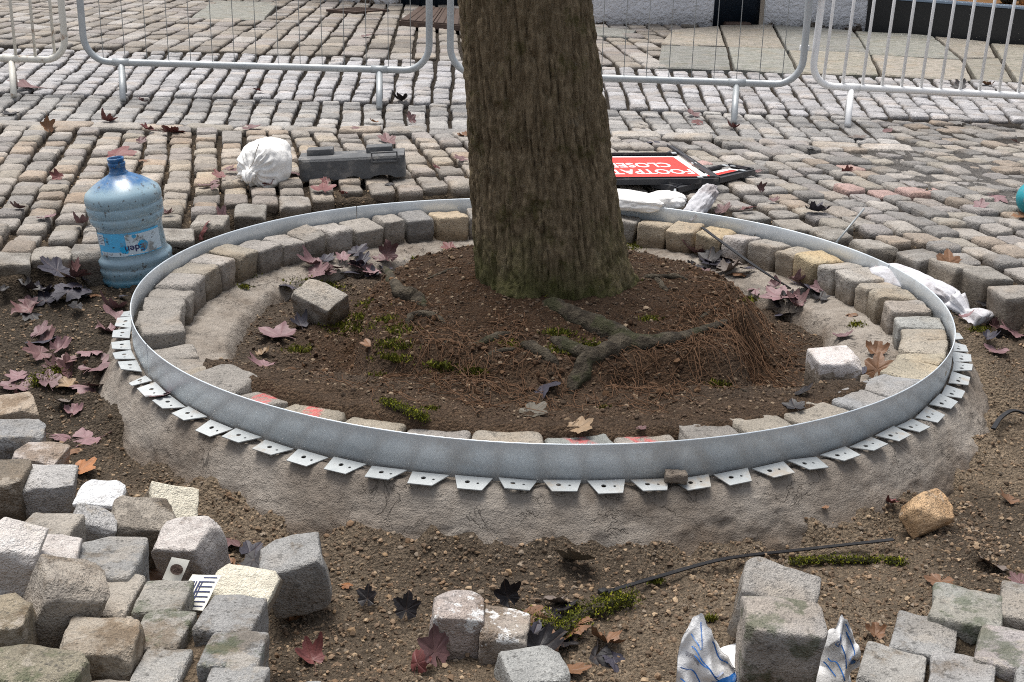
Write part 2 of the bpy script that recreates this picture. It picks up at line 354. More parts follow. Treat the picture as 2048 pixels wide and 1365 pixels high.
def cloth_mat(name, c, dirt, damt=.6, dlo=.55):
    t = NT(name); n1 = t.noise(9, 6, .65); wv = t.noise(330, 2)
    cc = t.scale(c, t.math('MULTIPLY_ADD', n1, .3, .85)); cc = t.mix(t.math('MULTIPLY', t.ss(dlo, dlo+.2, t.noise(7, 6, .7)), damt), cc, dirt)
    return t.done(cc, .8, t.bump(t.math('ADD', t.noise(40, 5, .6), t.math('MULTIPLY', wv, .2)), .006, .6), .2)
M['bag'] = cloth_mat('woven_white_bag', (.80, .79, .77), (.42, .38, .33), .5); M['bag2'] = cloth_mat('woven_dirty_bag', (.58, .58, .61), (.24, .21, .21), .8, .46)
M['tie'] = simple('pale_tie', (.5, .48, .45), .6)
def bottle_mat():
    t = NT('blue_bottle_plastic'); n1 = t.noise(20, 6, .7); z = t.n('ShaderNodeSeparateXYZ', Vector=t.obj()).outputs['Z']
    c = t.mix(t.ss(.425, .385, t.math('ADD', z, t.math('MULTIPLY_ADD', n1, .08, -.04))), (.03, .17, .42), (.36, .52, .62))
    c = t.mix(t.ss(.10, .02, z), c, (.10, .32, .46))
    f = t.math('MULTIPLY', t.ss(.48, .66, t.noise(9, 6, .7)), .6); c = t.mix(f, c, (.33, .38, .38)); g = t.math('MULTIPLY', t.ss(.59, .64, t.noise(34, 5, .7)), .85)
    c = t.mix(g, c, (.06, .05, .04)); m = t.done(c, t.math('MULTIPLY_ADD', f, .6, .25), None, .5)
    t.l(t.math('MULTIPLY', t.math('SUBTRACT', 1.0, t.math('MAXIMUM', f, g)), .35), t.b.inputs['Transmission Weight']); return m
M['bottle'] = bottle_mat()
def label_mat(nm, c):
    t = NT(nm); cc = t.mix(t.math('MULTIPLY', t.ss(.50, .62, t.noise(22, 6, .75)), .8), c, (.20, .19, .17)); cc = t.mix(t.math('MULTIPLY', t.ss(.62, .66, t.noise(40, 5, .7)), .85), cc, (.06, .05, .04))
    return t.done(cc, .5, None, .35)
M['lab_blue'] = label_mat('label_blue', (.10, .47, .80)); M['lab_white'] = label_mat('label_white', (.55, .66, .74)); M['lab_dark'] = label_mat('label_dark_ink', (.03, .03, .12)); M['lab_teal'] = label_mat('label_cyan_blot', (.02, .40, .75))
def leaf_mat():
    t = NT('leaf'); c = ocol(t); v = t.n('ShaderNodeAttribute', _attribute_name='vein').outputs['Fac']; n1 = t.noise(60, 5, .65); n2 = t.noise(18, 4)
    c = t.scale(c, t.math('MULTIPLY_ADD', n1, .9, .55)); c = t.mix(t.math('MULTIPLY', t.ss(.5, .65, n2), .4), c, t.scale(c, .45))
    c = t.mix(t.math('MULTIPLY', t.math('POWER', v, 5.0), .5), c, t.mix(.5, c, (.30, .18, .12)))
    return t.done(c, t.math('MULTIPLY_ADD', n2, .4, .35), t.bump(t.math('ADD', n1, t.math('MULTIPLY', v, -.5)), .003, .6), .4)
M['leaf'] = leaf_mat()
M['paper'] = simple('printed_paper', (.80, .78, .70), .6, .3, var=.15, dirt=(.3, .26, .2), dsc=30, damt=.3); M['ink'] = simple('print_ink', (.04, .05, .12), .6, .3); M['blueink'] = simple('blue_print', (.02, .16, .52), .55, .3, var=.6, dirt=(.35, .45, .6), dsc=20)
M['cement'] = cloth_mat('cement_bag_paper', (.80, .80, .80), (.40, .35, .30), .45, .6)
M['rustplate'] = simple('brown_iron_plate', (.070, .045, .035), .7, .3, var=.6, dirt=(.14, .09, .06), dsc=14, bumpd=.01, bsc=90)
def render_mat():
    t = NT('white_render'); n1 = t.noise(5, 6, .65); z = t.n('ShaderNodeSeparateXYZ', Vector=t.pos()).outputs['Z']; n2 = t.noise(22, 5, .6)
    c = t.mix(t.math('MULTIPLY', t.ss(.6, .75, n1), .35), (.76, .76, .79), (.40, .39, .37))
    f = t.ss(.035, -.0, t.math('ADD', z, t.math('MULTIPLY_ADD', n1, .6, -.27))); c = t.mix(f, c, t.mix(t.ss(.4, .6, n2), (.10, .065, .045), (.28, .24, .2)))
    return t.done(c, .85, t.bump(t.math('ADD', n2, n1), .06, .9), .2)
M['render'] = render_mat()
M['navy'] = simple('navy_paint', (.012, .020, .032), .4, .4, dirt=(.15, .08, .05), dsc=9, damt=.6, dlo=.66); M['stallriser'] = simple('black_stallriser', (.012, .013, .015), .3, .5, dirt=(.2, .2, .2), dsc=60, damt=.4, dlo=.66)
M['bluegrey'] = simple('bluegrey_paint', (.20, .26, .34), .45, .4); M['flag'] = stone_mat('flagstone', moss=.35, lich=.3)
M['wood'] = simple('turned_wood', (.30, .15, .06), .5, .4, var=.7); M['pot'] = simple('dark_pot', (.03, .035, .03), .3, .5); M['teal'] = simple('teal_plastic', (.02, .30, .36), .4, .5, dirt=(.25, .25, .25), dsc=12)
M['interior'] = simple('shop_interior', (.10, .07, .05), .8, .2); M['greyp'] = simple('grey_plastic', (.20, .22, .23), .5, .4)
def glass_mat():
    t = NT('shop_glass'); m = t.done((.9, .95, .95), .02, None, .5); t.b.inputs['Transmission Weight'].default_value = 1; t.b.inputs['IOR'].default_value = 1.05; return m
M['glass'] = glass_mat()

# ------------------------------------------------------------------ terrain
PIT = wpoly([(-500, 530), (20, 535), (60, 540), (75, 522), (140, 525), (180, 500), (330, 497), (378, 478), (392, 455), (440, 430), (520, 412), (640, 396), (800, 385), (1000, 381), (1180, 386), (1330, 402), (1480, 431),
             (1590, 460), (1690, 478), (1790, 502), (1890, 525), (2000, 556), (2048, 592), (2600, 720), (2900, 1150), (2300, 1166), (1850, 1172), (1775, 1232), (1690, 1300), (1650, 1550), (540, 1550), (530, 1190), (398, 1188), (388, 1165), (292, 1160), (286, 1078), (165, 1073), (150, 1020), (-500, 1020), (-900, 700)])
GRIT = wpoly([(1570, 220), (2200, 246), (2300, 470), (2048, 440), (1900, 402), (1800, 365), (1690, 318), (1600, 290)])
BRP = wpoly([(1850, 1172), (2300, 1166), (2300, 1600), (1640, 1600), (1690, 1300), (1775, 1232)])
TC = np.array([.035, .045])
def mortar_profile(r, th):
    """height of the mortar bed at radius r (NaN outside)"""
    wob = .02*vn(xyz(np.cos(th)*3, np.sin(th)*3, 1.0), 31)
    ro = 1.398+wob*1.0+.055*np.clip(np.cos(th), 0, 1)+.02*np.clip(-np.cos(th), 0, 1); inn = .935+wob*1.5-.02*np.cos(th)
    z = np.interp(0, [0], [0])+np.zeros_like(r)
    z = np.where(r > 1.300, -.102-.165*np.clip((r-1.300)/(ro-1.300), 0, 1)**1.25, -.102)
    z = np.where(r < 1.24, -.102-.035*sst(1.24, 1.15, r), z); z = np.where(r < 1.10, -.137-.02*sst(1.10, inn+.05, r), z)
    z = np.where(r < inn+.06, z-.12*sst(inn+.06, inn-.02, r), z)
    return z
def height(x, y):
    P = xyz(x, y); r = np.hypot(x, y); pd = pdist(x, y, PIT)
    n = fbm(P*3.1, 4, 3); nf = fbm(P*14, 4, 9); nff = fbm(P*60, 3, 19)
    pit = -.226+.100*sst(-.95, .05, y)+.030*np.exp(-((r-1.385)/.05)**2)*(.6+.8*nf)+.018*n*sst(.3, -.6, y)+.010*nf+.0045*nff
    pit = pit+.03*sst(-1.45, -2.0, y)*(1-sst(.1, .5, np.abs(x-.1)))
    joint = -.036+.007*nf+.004*nff
    gd = pdist(x, y, GRIT); joint = joint+sst(-.10, .15, gd+.1*n)*.0255
    joint = np.where(inpoly(x, y, BRP), -.055+.012*nf+.006*nff, joint)
    joint = np.where((x < -.2) & (y < -1.2), joint+.014, joint)
    outer = np.where(pd > -.07, joint+(pit-joint)*sst(.0, .055, pd+.055+.012*nf), joint)
    # planting hole inside the ring
    dx, dy = x-TC[0], y-TC[1]; a = np.arctan2(dy, dx)
    front = sst(-.25, -.85, y)
    base = -.205+(.150+.040*sst(.9, 1.08, r))*front+.012*n+.010*nf+.005*nff
    rm = .60+.10*np.cos(a)**2*np.where(dx > 0, 1.2, .35)+.16*sst(-.3, -.9, np.sin(a))+.05*vn(xyz(np.cos(a)*2.2, np.sin(a)*2.2), 41)+.025*vn(xyz(x*7, y*7), 42)
    rr = np.hypot(dx, dy); top = .012-.030*sst(.26, .78, rr)-.02*np.clip(nf, 0, 1)+.012*n+.010*nf+.005*nff
    slope = np.where(dy < -.2, .085, .24)
    ins = base+(top-base)*sst(rm+slope*.35, rm-slope*.65, rr)
    ins = ins+.006*np.exp(-((rr-.27)/.06)**2)
    k = sst(1.03+.115*front, 1.12+.085*front, r); ins = ins*(1-k)+(-.33)*k
    return np.where(r < 1.30, ins, outer)
def axis(lo, hi, st, far, k):
    c = np.arange(lo, hi+1e-6, st); s = []; d = st; v = hi
    while v < far: d *= k; v += d; s.append(v)
    s2 = []; d = st; v = lo
    while v > -far: d *= k; v -= d; s2.append(v)
    return np.array(s2[::-1]+list(c)+s)
gx = axis(-1.95, 1.95, .0105, 80, 1.10); gy = axis(-2.35, 1.55, .0105, 80, 1.10)
GX, GY = np.meshgrid(gx, gy)
GZ = height(GX, GY)
def soilcol(x, y):
    P = xyz(x, y); r = np.hypot(x, y); pd = pdist(x, y, PIT); n = (fbm(P*2.3, 4, 77)+1)/2; n2 = (fbm(P*9, 4, 78)+1)/2
    g = lambda a, b, f: np.asarray(a)*(1-f[..., None])+np.asarray(b)*f[..., None]
    nb_ = sst(-.25, .35, fbm(P*1.7+9, 3, 79)); pit = g((.145, .112, .082), (.37, .285, .20), np.clip(.35*n+.65*nb_, 0, 1)); left = sst(-.9, -1.3, x)*sst(-1.2, -.8, y); pit = g(pit, (.105, .083, .062), left)
    right = sst(1.2, 1.5, x); pit = pit*(1-right[..., None])+np.array((.19, .145, .105))*right[..., None]
    jt = g((.19, .142, .098), (.055, .042, .030), np.clip(n2*1.3, 0, 1)); gr = sst(-.10, .15, pdist(x, y, GRIT)); jt = g(jt, (.235, .22, .205), gr)
    far = sst(2.2, 3.6, y); jt = g(jt, (.070, .058, .046), far); jt = np.where(((x < -.2) & (y < -1.2))[..., None], np.array((.30, .225, .155)), jt); jt = np.where(inpoly(x, y, BRP)[..., None], np.array((.10, .075, .05)), jt)
    out = np.where((pd > -.03)[..., None], pit, jt)
    rr = np.hypot(x-TC[0], y-TC[1]); m = sst(1.0, .66, rr); ins = g((.150, .115, .086), (.090, .047, .024), m*(.75+.25*np.clip(n2, 0, 1))); dk = sst(-.55, -.95, y); ins = g(ins, (.150, .088, .050), dk*.6)
    return np.where((r < 1.3)[..., None], ins, out)
gm = mk('ground', np.stack([GX, GY, GZ], -1).reshape(-1, 3), gridf(len(gy), len(gx)), True, soilcol(GX, GY).reshape(-1, 3))
g = ob('ground', gm, M['soil']); tag(g, kind='structure')
_rg = np.hypot(GX, GY); GS = np.where((_rg > .93) & (_rg < 1.40), np.maximum(GZ, mortar_profile(_rg, np.arctan2(GY, GX))), GZ); GPD = np.where(_rg < 1.34, 1.0, pdist(GX, GY, PIT))
def look(G, x, y):
    i = min(max(int(np.searchsorted(gx, x))-1, 0), len(gx)-2); j = min(max(int(np.searchsorted(gy, y))-1, 0), len(gy)-2); u = (x-gx[i])/(gx[i+1]-gx[i]); v = (y-gy[j])/(gy[j+1]-gy[j])
    return float((G[j, i]*(1-u)+G[j, i+1]*u)*(1-v)+(G[j+1, i]*(1-u)+G[j+1, i+1]*u)*v)
def surf(x, y): return look(GS, x, y)
def gh(x, y): return look(GZ, x, y)
def drop(px, py, dz=0.0, n=12):
    z = -.1; lo = None
    for i in range(n):
        P = at(px, py, z); z2 = float(surf(P[0], P[1])); 
        if pave(P[0], P[1]): z2 = .004
        z = .5*z+.5*z2
    P = at(px, py, z); P[2] = z+dz; return P
def pave(x, y): return look(GPD, x, y) < 0

# mortar bed
nt, npf = 900, 110
th = np.arange(nt)*2*math.pi/nt; rs = np.concatenate([np.linspace(.90, 1.32, 62), np.linspace(1.325, 1.48, 48)])
TH, RS = np.meshgrid(th, rs); MZ = mortar_profile(RS, TH)
PP = np.stack([RS*np.cos(TH), RS*np.sin(TH), MZ], -1)
MZ = MZ+.004*fbm(PP*12, 4, 51)+.0035*fbm(PP*70, 3, 52)-.022*np.clip(fbm(PP*np.array([9, 9, 14]), 3, 53)-.55, 0, 1)
RS2 = RS+.009*fbm(PP*4, 3, 54)*sst(1.33, 1.38, RS)+.006*fbm(PP*np.array([18, 18, 30]), 4, 55)*sst(1.33, 1.38, RS)-.012*np.clip(fbm(PP*np.array([14, 14, 22]), 4, 56)-.62, 0, 1)*sst(1.33, 1.37, RS)
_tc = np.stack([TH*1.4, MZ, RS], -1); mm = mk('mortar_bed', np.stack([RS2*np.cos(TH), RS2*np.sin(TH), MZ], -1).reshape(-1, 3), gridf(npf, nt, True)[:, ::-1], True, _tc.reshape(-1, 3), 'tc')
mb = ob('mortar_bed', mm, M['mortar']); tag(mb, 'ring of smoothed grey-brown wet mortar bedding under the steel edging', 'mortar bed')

# ------------------------------------------------------------------ paving setts
def sett_verts(L, W, H, s):
    r0 = np.random.default_rng(s); a, b = L/2, W/2; k = .13*min(L, W)
    o = np.array([(a-k, -b), (a, -b+k), (a, b-k), (a-k, b), (-a+k, b), (-a, b-k), (-a, -b+k), (-a+k, -b)])
    o = o*(1+r0.uniform(-.05, .04, (8, 1))); dome = .009*min(1, L/.15)
    rings = [(.95, -H), (1.0, -.014), (.975, -.0015), (.86, .0025)]
    V = []
    for sc_, z in rings: V.append(np.concatenate([o*sc_, np.full((8, 1), z)+(r0.uniform(-.004, .004, (8, 1)) if z > -H else 0)], 1))
    V.append(np.array([[0, 0, .004]])); V = np.concatenate(V)
    Fq = []
    for i in range(3):
        for j in range(8): j2 = (j+1) % 8; Fq.append((i*8+j, i*8+j2, (i+1)*8+j2, (i+1)*8+j))
    Ft = [(24+j, 24+(j+1) % 8, 32) for j in range(8)]
    return V, [np.array(Fq), np.array(Ft)]
UM = []
for i in range(10):
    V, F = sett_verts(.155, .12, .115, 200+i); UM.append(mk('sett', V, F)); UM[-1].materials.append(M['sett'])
def lay(setts, parent, limit=300):
    """setts: list of (x,y,z,len,wid,ang,color,tiltx,tilty). the largest in the picture become objects, the rest one part"""
    sc_ = []
    for i, s in enumerate(setts):
        v = np.array([s[0], s[1], s[2]])-CAM; dp = v@_F; u = 1024+FPX*(v@_R)/dp; q = 682-FPX*(v@_U)/dp
        vis = -60 < u < 2108 and -40 < q < 1400
        sc_.append((-(s[3]*s[4]/dp**3) if vis else 0, i))
    sc_.sort(); near = set(i for k, (a, i) in enumerate(sc_) if k < limit and a < 0)
    mbx = MB()
    for i, s in enumerate(setts):
        x, y, z, L, W, a, c, tx, ty = s
        if i in near:
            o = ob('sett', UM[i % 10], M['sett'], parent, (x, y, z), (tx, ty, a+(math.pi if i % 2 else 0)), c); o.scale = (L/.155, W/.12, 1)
        else:
            V, F = sett_verts(L, W, .10, 300+i % 17); R = np.array(Euler((tx, ty, a)).to_matrix()); mbx.add(V@R.T+np.array([x, y, z]), F, c)
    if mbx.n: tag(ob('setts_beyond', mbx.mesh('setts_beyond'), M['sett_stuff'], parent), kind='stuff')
STONEC = [(.36, .335, .305), (.42, .385, .345), (.31, .295, .28), (.38, .345, .295), (.44, .405, .37), (.27, .255, .24), (.34, .315, .30), (.38, .315, .255)]
def pick(cols, k=.12): c = np.array(random.choice(cols)); return tuple(np.clip(c*(1+random.uniform(-k, k)), 0, 1))
e1 = at(450, 60)-at(450+.0, 60); 
_v = _R*(450-1024)/FPX-_U*(-180-682.5)/FPX+_F; e1 = np.array([_v[0], _v[1]]); e1 /= np.linalg.norm(e1); e2 = np.array([e1[1], -e1[0]]); ang1 = math.atan2(e1[1], e1[0])
BF = [at(-300, 178), at(0, 186), at(680, 203), at(1348, 222), at(2048, 244), at(2500, 258)]     # front of the pale band
BB = [at(-300, 87), at(0, 96), at(680, 114), at(1348, 140), at(2048, 164), at(2500, 180)]
ST = [at(-300, 242), at(0, 247), at(700, 258), at(1348, 270), at(1570, 285), at(2100, 310)]
def ypl(pl, x): return float(np.interp(x, [p[0] for p in pl], [p[1] for p in pl]))
street = bpy.data.objects.new('cobbled_street', None); COL.objects.link(street); tag(street, kind='structure')
EDGE = [(at(x_, y_)[:2], c_) for x_, y_, c_ in [(22, 514, 0), (104, 502, 1), (176, 492, 2), (352, 470, 3), (420, 440, 1), (500, 416, 0), (590, 398, 4), (1502, 430, 2), (1588, 448, 1), (1662, 462, 0), (1748, 486, 3), (1842, 508, 2), (1912, 528, 1), (1972, 546, 0), (2030, 576, 4)]]
for k, (p, c_) in enumerate(EDGE):
    V, F = rock(.122, .15, .125, .16, 1300+k, 6, 12, .026, .03, (.85, .97)); V[:, 2] -= .06
    ob('sett', mk('sett', V, F), M['ring'], street, (p[0], p[1], random.uniform(-.012, .004)), (random.gauss(0, .05), random.gauss(0, .05), ang1-math.pi/2+random.gauss(0, .08)), [(.33, .31, .28), (.36, .33, .29), (.30, .285, .265), (.37, .345, .31), (.34, .315, .285)][c_])
S = []
for i in range(-64, 64):
    c0 = i*.121; j = -4.0+random.uniform(0, .1)
    while j < 5:
        L = random.uniform(.105, .16); jc = j+L/2; j += L+random.uniform(.006, .013)
        p = e1*jc+e2*(c0+.008*math.sin(jc*3+i)+.02*math.sin(jc*.9)); x, y = p
        if y < -.35 or y > ypl(BF, x)-.09 or abs(x) > 4.6 or (x < 1.95 and y > ypl(ST, x)): continue
        if look(GPD, x, y) > -.045: continue
        if any((x-p_[0])**2+(y-p_[1])**2 < .0135 for p_, c_ in EDGE): continue
        sy = ypl(ST, x)
        if abs(y-sy) < .095 and x < 1.9: continue
        W = .121-random.uniform(.014, .032); ingr = float(pdist(x, y, GRIT))
        warm = math.exp(-((x+1.1)/1.2)**2-((y-1.7)/.9)**2); c = np.array(pick(STONEC))*.90; c = c*(1+warm*np.array((.16, .07, -.04)))
        if ingr > 0: c = c*.92
        if y < 1.2 and x < -.6: c = c*.84
        if abs(x-1.55)+abs(y-1.9)*.9 < .5 and random.random() < .10: c = np.array((.42, .29, .26))
        if abs(x+.02-.55)+abs(y-2.1) < .25 and random.random() < .5: c = np.array((.50, .33, .30))
        S.append((x, y, random.uniform(-.012, .010)+(-.004 if ingr > 0 else 0), L, W, ang1, tuple(np.clip(c, 0, 1)), random.gauss(0, .03), random.gauss(0, .03)))
MIDC = [(.36, .345, .33), (.40, .385, .365), (.31, .30, .29), (.42, .40, .38), (.28, .27, .26)]
STREET_S = S
sc_course = []
x = -4.2
while x < 1.85:
    L = random.uniform(.20, .30); xm = x+L/2; y = ypl(ST, xm); dy = ypl(ST, xm+.1)-ypl(ST, xm-.1)
    sc_course.append((xm, y, random.uniform(-.006, .006), L, .15, math.atan2(dy, .2), pick(STONEC), random.gauss(0, .02), random.gauss(0, .02))); x += L+.012
course = bpy.data.objects.new('stretcher_course', None); COL.objects.link(course); tag(course, kind='structure'); lay(sc_course, course)
band = bpy.data.objects.new('pale_sett_band', None); COL.objects.link(band); tag(band, kind='structure'); S = []
PALE = [(.385, .375, .38), (.43, .42, .425), (.33, .32, .32), (.45, .44, .45), (.39, .37, .365)]
# courses run across the band and fan out slightly along it
def fan_rows(FL, BL, v0, v1, pitch, lmin, lmax, gap, cols):
    out = []; fx_, fy_ = zip(*FL); bx_, by_ = zip(*BL); x = -330.0; k = 0
    while x < 2420:
        yf = float(np.interp(x, fx_, fy_)); v = v0+v1*x; xt = x; 
        for _ in range(5): yb = float(np.interp(xt, bx_, by_)); xt = v+(x-v)*(yb+180)/(yf+180)
        pf = at(x, yf); pb = at(xt, yb); d = (pb-pf)[:2]; Ln = float(np.linalg.norm(d)); d /= Ln; a = math.atan2(d[1], d[0]); wd = .5*pitch+.5*float(np.interp(.5, [0, 1], [1, 1]))*pitch; q = random.uniform(0, .04); 
        while q < Ln-.05:
            L = min(random.uniform(lmin, lmax), Ln-q); m = q+L/2; c = pf[:2]+d*m+np.array([-d[1], d[0]])*.006*math.sin(m*5+k)
            if L > .06: out.append((c[0], c[1], random.uniform(-.007, .006), L-gap, pitch-random.uniform(.012, .024), a, pick(cols, .12), random.gauss(0, .02), random.gauss(0, .02)))
            q += L
        x += pitch*pxm(pf)/abs(math.sin(a))*1.0; k += 1
    return out
IBF = [(-400, 175), (0, 186), (680, 203), (1348, 222), (2048, 244), (2600, 262)]; IBB = [(-500, 83), (0, 96), (680, 114), (1348, 140), (2048, 164), (2600, 184)]; IST = [(-400, 243), (0, 248), (700, 259), (1348, 271), (1570, 286), (2600, 310)]
S = fan_rows([(x_, y_-2) for x_, y_ in IBF], IBB, 440, .548, .122, .15, .20, .009, PALE)
lay(S, band)
S2 = [q for q in fan_rows([(x_, y_-2) for x_, y_ in IST], [(x_, y_+1) for x_, y_ in IBF], 480, .40, .122, .13, .18, .009, MIDC) if q[0] < 1.95 and q[1] > ypl(ST, q[0])+.09]
lay(STREET_S+S2, street, 420)
# lane of setts behind the band, left of the flagstones
lane = bpy.data.objects.new('upper_cobbled_lane', None); COL.objects.link(lane); tag(lane, kind='structure'); S = []
d1 = at(360, 20)[:2]-at(180, 92)[:2]; d1 /= np.linalg.norm(d1); d2 = np.array([d1[1], -d1[0]]); a1 = math.atan2(d1[1], d1[0]); LANE = [(.30, .265, .225), (.25, .22, .185), (.34, .315, .29), (.28, .25, .23), (.22, .195, .17)]
SLABS = []
def slab_world(q): return [at(x, y)[:2] for x, y in q]
slab_px = [[(382, 36), (528, 40), (556, 6), (428, 2)],
           [(1316, 136), (1462, 140), (1452, 96), (1322, 92)], [(1322, 89), (1450, 93), (1437, 54), (1345, 62)], [(1469, 140), (1594, 148), (1570, 100), (1458, 96)], [(1456, 93), (1568, 97), (1543, 50), (1441, 52)],
           [(1602, 149), (1757, 152), (1737, 108), (1577, 103)], [(1575, 100), (1735, 105), (1705, 62), (1548, 50)], [(1767, 152), (1944, 162), (1922, 121), (1743, 112)], [(1741, 109), (1918, 118), (1862, 72), (1712, 64)],
           [(1955, 163), (2024, 164), (1996, 118), (1929, 120)], [(1925, 117), (1990, 115), (1975, 85), (1870, 74)], [(2034, 164), (2140, 172), (2120, 128), (2006, 120)], [(2003, 117), (2118, 125), (2100, 94), (1984, 88)],
           [(1190, 72), (1262, 76), (1272, 62), (1190, 55)]]
slabs_w = [slab_world(q) for q in slab_px]
for i in range(-40, 60):
    c0 = i*.20; j = -3+random.uniform(0, .3)
    while j < 14:
        L = random.uniform(.24, .42); jc = j+L/2; j += L+.02; p = np.array([-4.2, 6.4])+d1*jc+d2*c0; x, y = p
        if y < ypl(BB, x)+.12 or y > 13 or x < -8 or x > 1.35+(y-6.5)*.05: continue
        if any(inpoly(x, y, q) for q in slabs_w): continue
        S.append((x, y, random.uniform(-.01, .01), L, .18-random.uniform(0, .02), a1, pick(LANE, .2), random.gauss(0, .015), random.gauss(0, .015)))
lay(S, lane)
flags = bpy.data.objects.new('flagstone_pavement', None); COL.objects.link(flags); tag(flags, kind='structure')
FC = [(.33, .295, .25), (.27, .265, .235), (.30, .275, .23), (.36, .32, .27), (.25, .245, .225)]
for i, q in enumerate(slabs_w):
    q = np.array(q); c = q.mean(0); n = 9; V = []; 
    for zz, k in ((-.06, 1.0), (-.006, 1.0), (0.004, .985)):
        for e in range(4):
            for s_ in range(n): u = s_/n; p = (q[e]*(1-u)+q[(e+1) % 4]*u-c)*k; V.append((*(p*(1+.02*float(vn(np.array([p[0]*4+i, p[1]*4, 3.0]), 3)))), zz+.004*float(vn(np.array([p[0]*3, p[1]*3, i*1.7]), 4))))
    m = 4*n; Fq = [(r*m+j, r*m+(j+1) % m, (r+1)*m+(j+1) % m, (r+1)*m+j) for r in range(2) for j in range(m)]; V.append((0, 0, .004)); Ft = [(2*m+j, 2*m+(j+1) % m, 3*m) for j in range(m)]
    if np.cross(q[1]-q[0], q[2]-q[1]) < 0: Fq = [f[::-1] for f in Fq]; Ft = [f[::-1] for f in Ft]
    ob('flagstone', mk('flagstone', V, [np.array(Fq), np.array(Ft)], False), M['flag'], flags, (c[0], c[1], random.uniform(.0, .008)), None, pick(FC, .1))
# hand-placed laid setts in the two front corners
laid = bpy.data.objects.new('front_sett_paving', None); COL.objects.link(laid); tag(laid, kind='structure')
def laid_stone(cx, cy, w, hpx, z, rot, colr, mat='sett', seed=0, tilt=(0, 0)):
    P = at(cx, cy, z); s = pxm(P); dep = math.asin((CAM[2]-z)/np.linalg.norm(P-CAM)); W = w*.95/s; D = min(max(hpx*.95/(s*math.sin(dep)), .08), .15)
    V, F = rock(W, D, .11, .14, 900+seed, 6, 12, .022, .04, (.87, .97)); V[:, 2] -= .055
    ob('sett', mk('sett', V, F), M[mat], laid, P, (tilt[0], tilt[1], rot), colr)
GY_ = (.30, .295, .285); BG = (.36, .325, .28); LB = (.285, .28, .272)
for k, a in enumerate([(92, 1052, 118, 56, -.005, .02, BG), (88, 1108, 100, 46, -.03, .1, BG), (212, 1112, 140, 78, .01, .03, GY_), (214, 1186, 122, 84, 0, .0, BG), (325, 1192, 98, 62, 0, .03, (.33, .31, .275)), (324, 1258, 104, 74, 0, -.02, (.33, .31, .28)),
                       (322, 1332, 98, 74, 0, .0, (.36, .35, .33)), (461, 1224, 120, 72, .012, -.04, LB), (467, 1296, 122, 72, .012, .02, LB), (470, 1362, 122, 62, .01, .0, GY_), (200, 1262, 118, 60, -.012, .05, BG), (215, 1395, 120, 70, 0, 0, BG), (325, 1408, 98, 70, 0, 0, GY_), (590, 1392, 110, 40, -.06, .2, GY_)]):
    laid_stone(*a, mat='mossy' if k in (4, 5, 8) else 'laid', seed=k)
for k, a in enumerate([(1935, 1208, 140, 76, -.02, -.35, (.30, .30, .275)), (1850, 1268, 120, 78, -.03, -.38, (.31, .305, .295)), (2020, 1290, 130, 84, -.02, -.38, (.36, .33, .32)), (1785, 1332, 122, 80, -.03, -.36, (.34, .325, .30)), (1925, 1345, 126, 76, -.025, -.36, (.33, .32, .31)), (2070, 1205, 130, 70, -.02, -.35, (.34, .32, .29)), (2100, 1370, 130, 80, -.02, -.36, GY_), (1850, 1415, 125, 80, -.03, -.36, GY_), (2000, 1425, 125, 80, -.03, -.36, GY_)]):
    laid_stone(*a, mat='mossy' if k in (0, 2) else 'laid', seed=40+k)

# ------------------------------------------------------------------ ring of edging stones
ring = thing('stone_ring', 'ring of worn stone setts bedded in mortar inside the steel edging', 'stone edging')
RC = [(.36, .32, .265), (.33, .30, .265), (.40, .355, .29), (.30, .275, .245), (.37, .34, .31), (.34, .30, .24)]
special = {(915, 415): (.46, .37, .26), (850, 415): (.25, .24, .23), (1340, 440): (.42, .35, .26), (1450, 460): (.46, .38, .26), (1500, 475): (.46, .43, .41), (1640, 520): (.47, .38, .24), (1700, 545): (.42, .39, .35), (1850, 620): (.36, .36, .34), (1850, 745): (.42, .37, .28), (1750, 795): (.36, .36, .36), (1150, 875): (.30, .31, .29)}
def topx(P): v = np.asarray(P)-CAM; d = v@_F; return 1024+FPX*(v@_R)/d, 682.5-FPX*(v@_U)/d
a = 0.0; k = 0; lens = []
while a < 2*math.pi-.05:
    fr = math.sin(a); L = random.uniform(.105, .145)+(.045 if fr < -.5 else 0)*random.uniform(.6, 1.1); da = L/1.19
    if a+da > 2*math.pi-.04: da = 2*math.pi-a
    lens.append((a, da)); a += da
for k, (a, da) in enumerate(lens):
    am = a+da/2; fr = max(0, -math.sin(am)); L = da*1.185-.013; D = random.uniform(.118, .14); Hh = random.uniform(.105, .125); topz = -.040+.015*sst(.2, .8, np.array(fr))+random.uniform(-.012, .006)
    sunk = 0
    if 3.52 < am < 3.95: topz -= .05; sunk = 1
    V, F = rock(L, D, Hh, .20, 500+k, 6, 12, .026, .04, (.84, .97)); V[:, 0] *= 1+V[:, 1]/1.19
    rc = 1.185+random.uniform(-.006, .004)-(.02 if sunk else 0); P = np.array([rc*math.cos(am), rc*math.sin(am), topz-Hh/2])
    u, v = topx(P+np.array([0, 0, Hh/2])); c = pick(RC)
    for (su, sv_), cc in special.items():
        if abs(u-su) < 36 and abs(v-sv_) < 34: c = cc
    rd = any(abs(u-x_) < hw and abs(v-y_) < 30 for x_, y_, hw in ((585, 805, 62), (1228, 880, 70), (1806, 580, 15)))
    ob('edging_stone', mk('edging_stone', V, F), M['ring_red' if rd else 'ring'], ring, P, (random.gauss(0, .06), random.gauss(0, .05), am-math.pi/2+random.gauss(0, .05)), c)

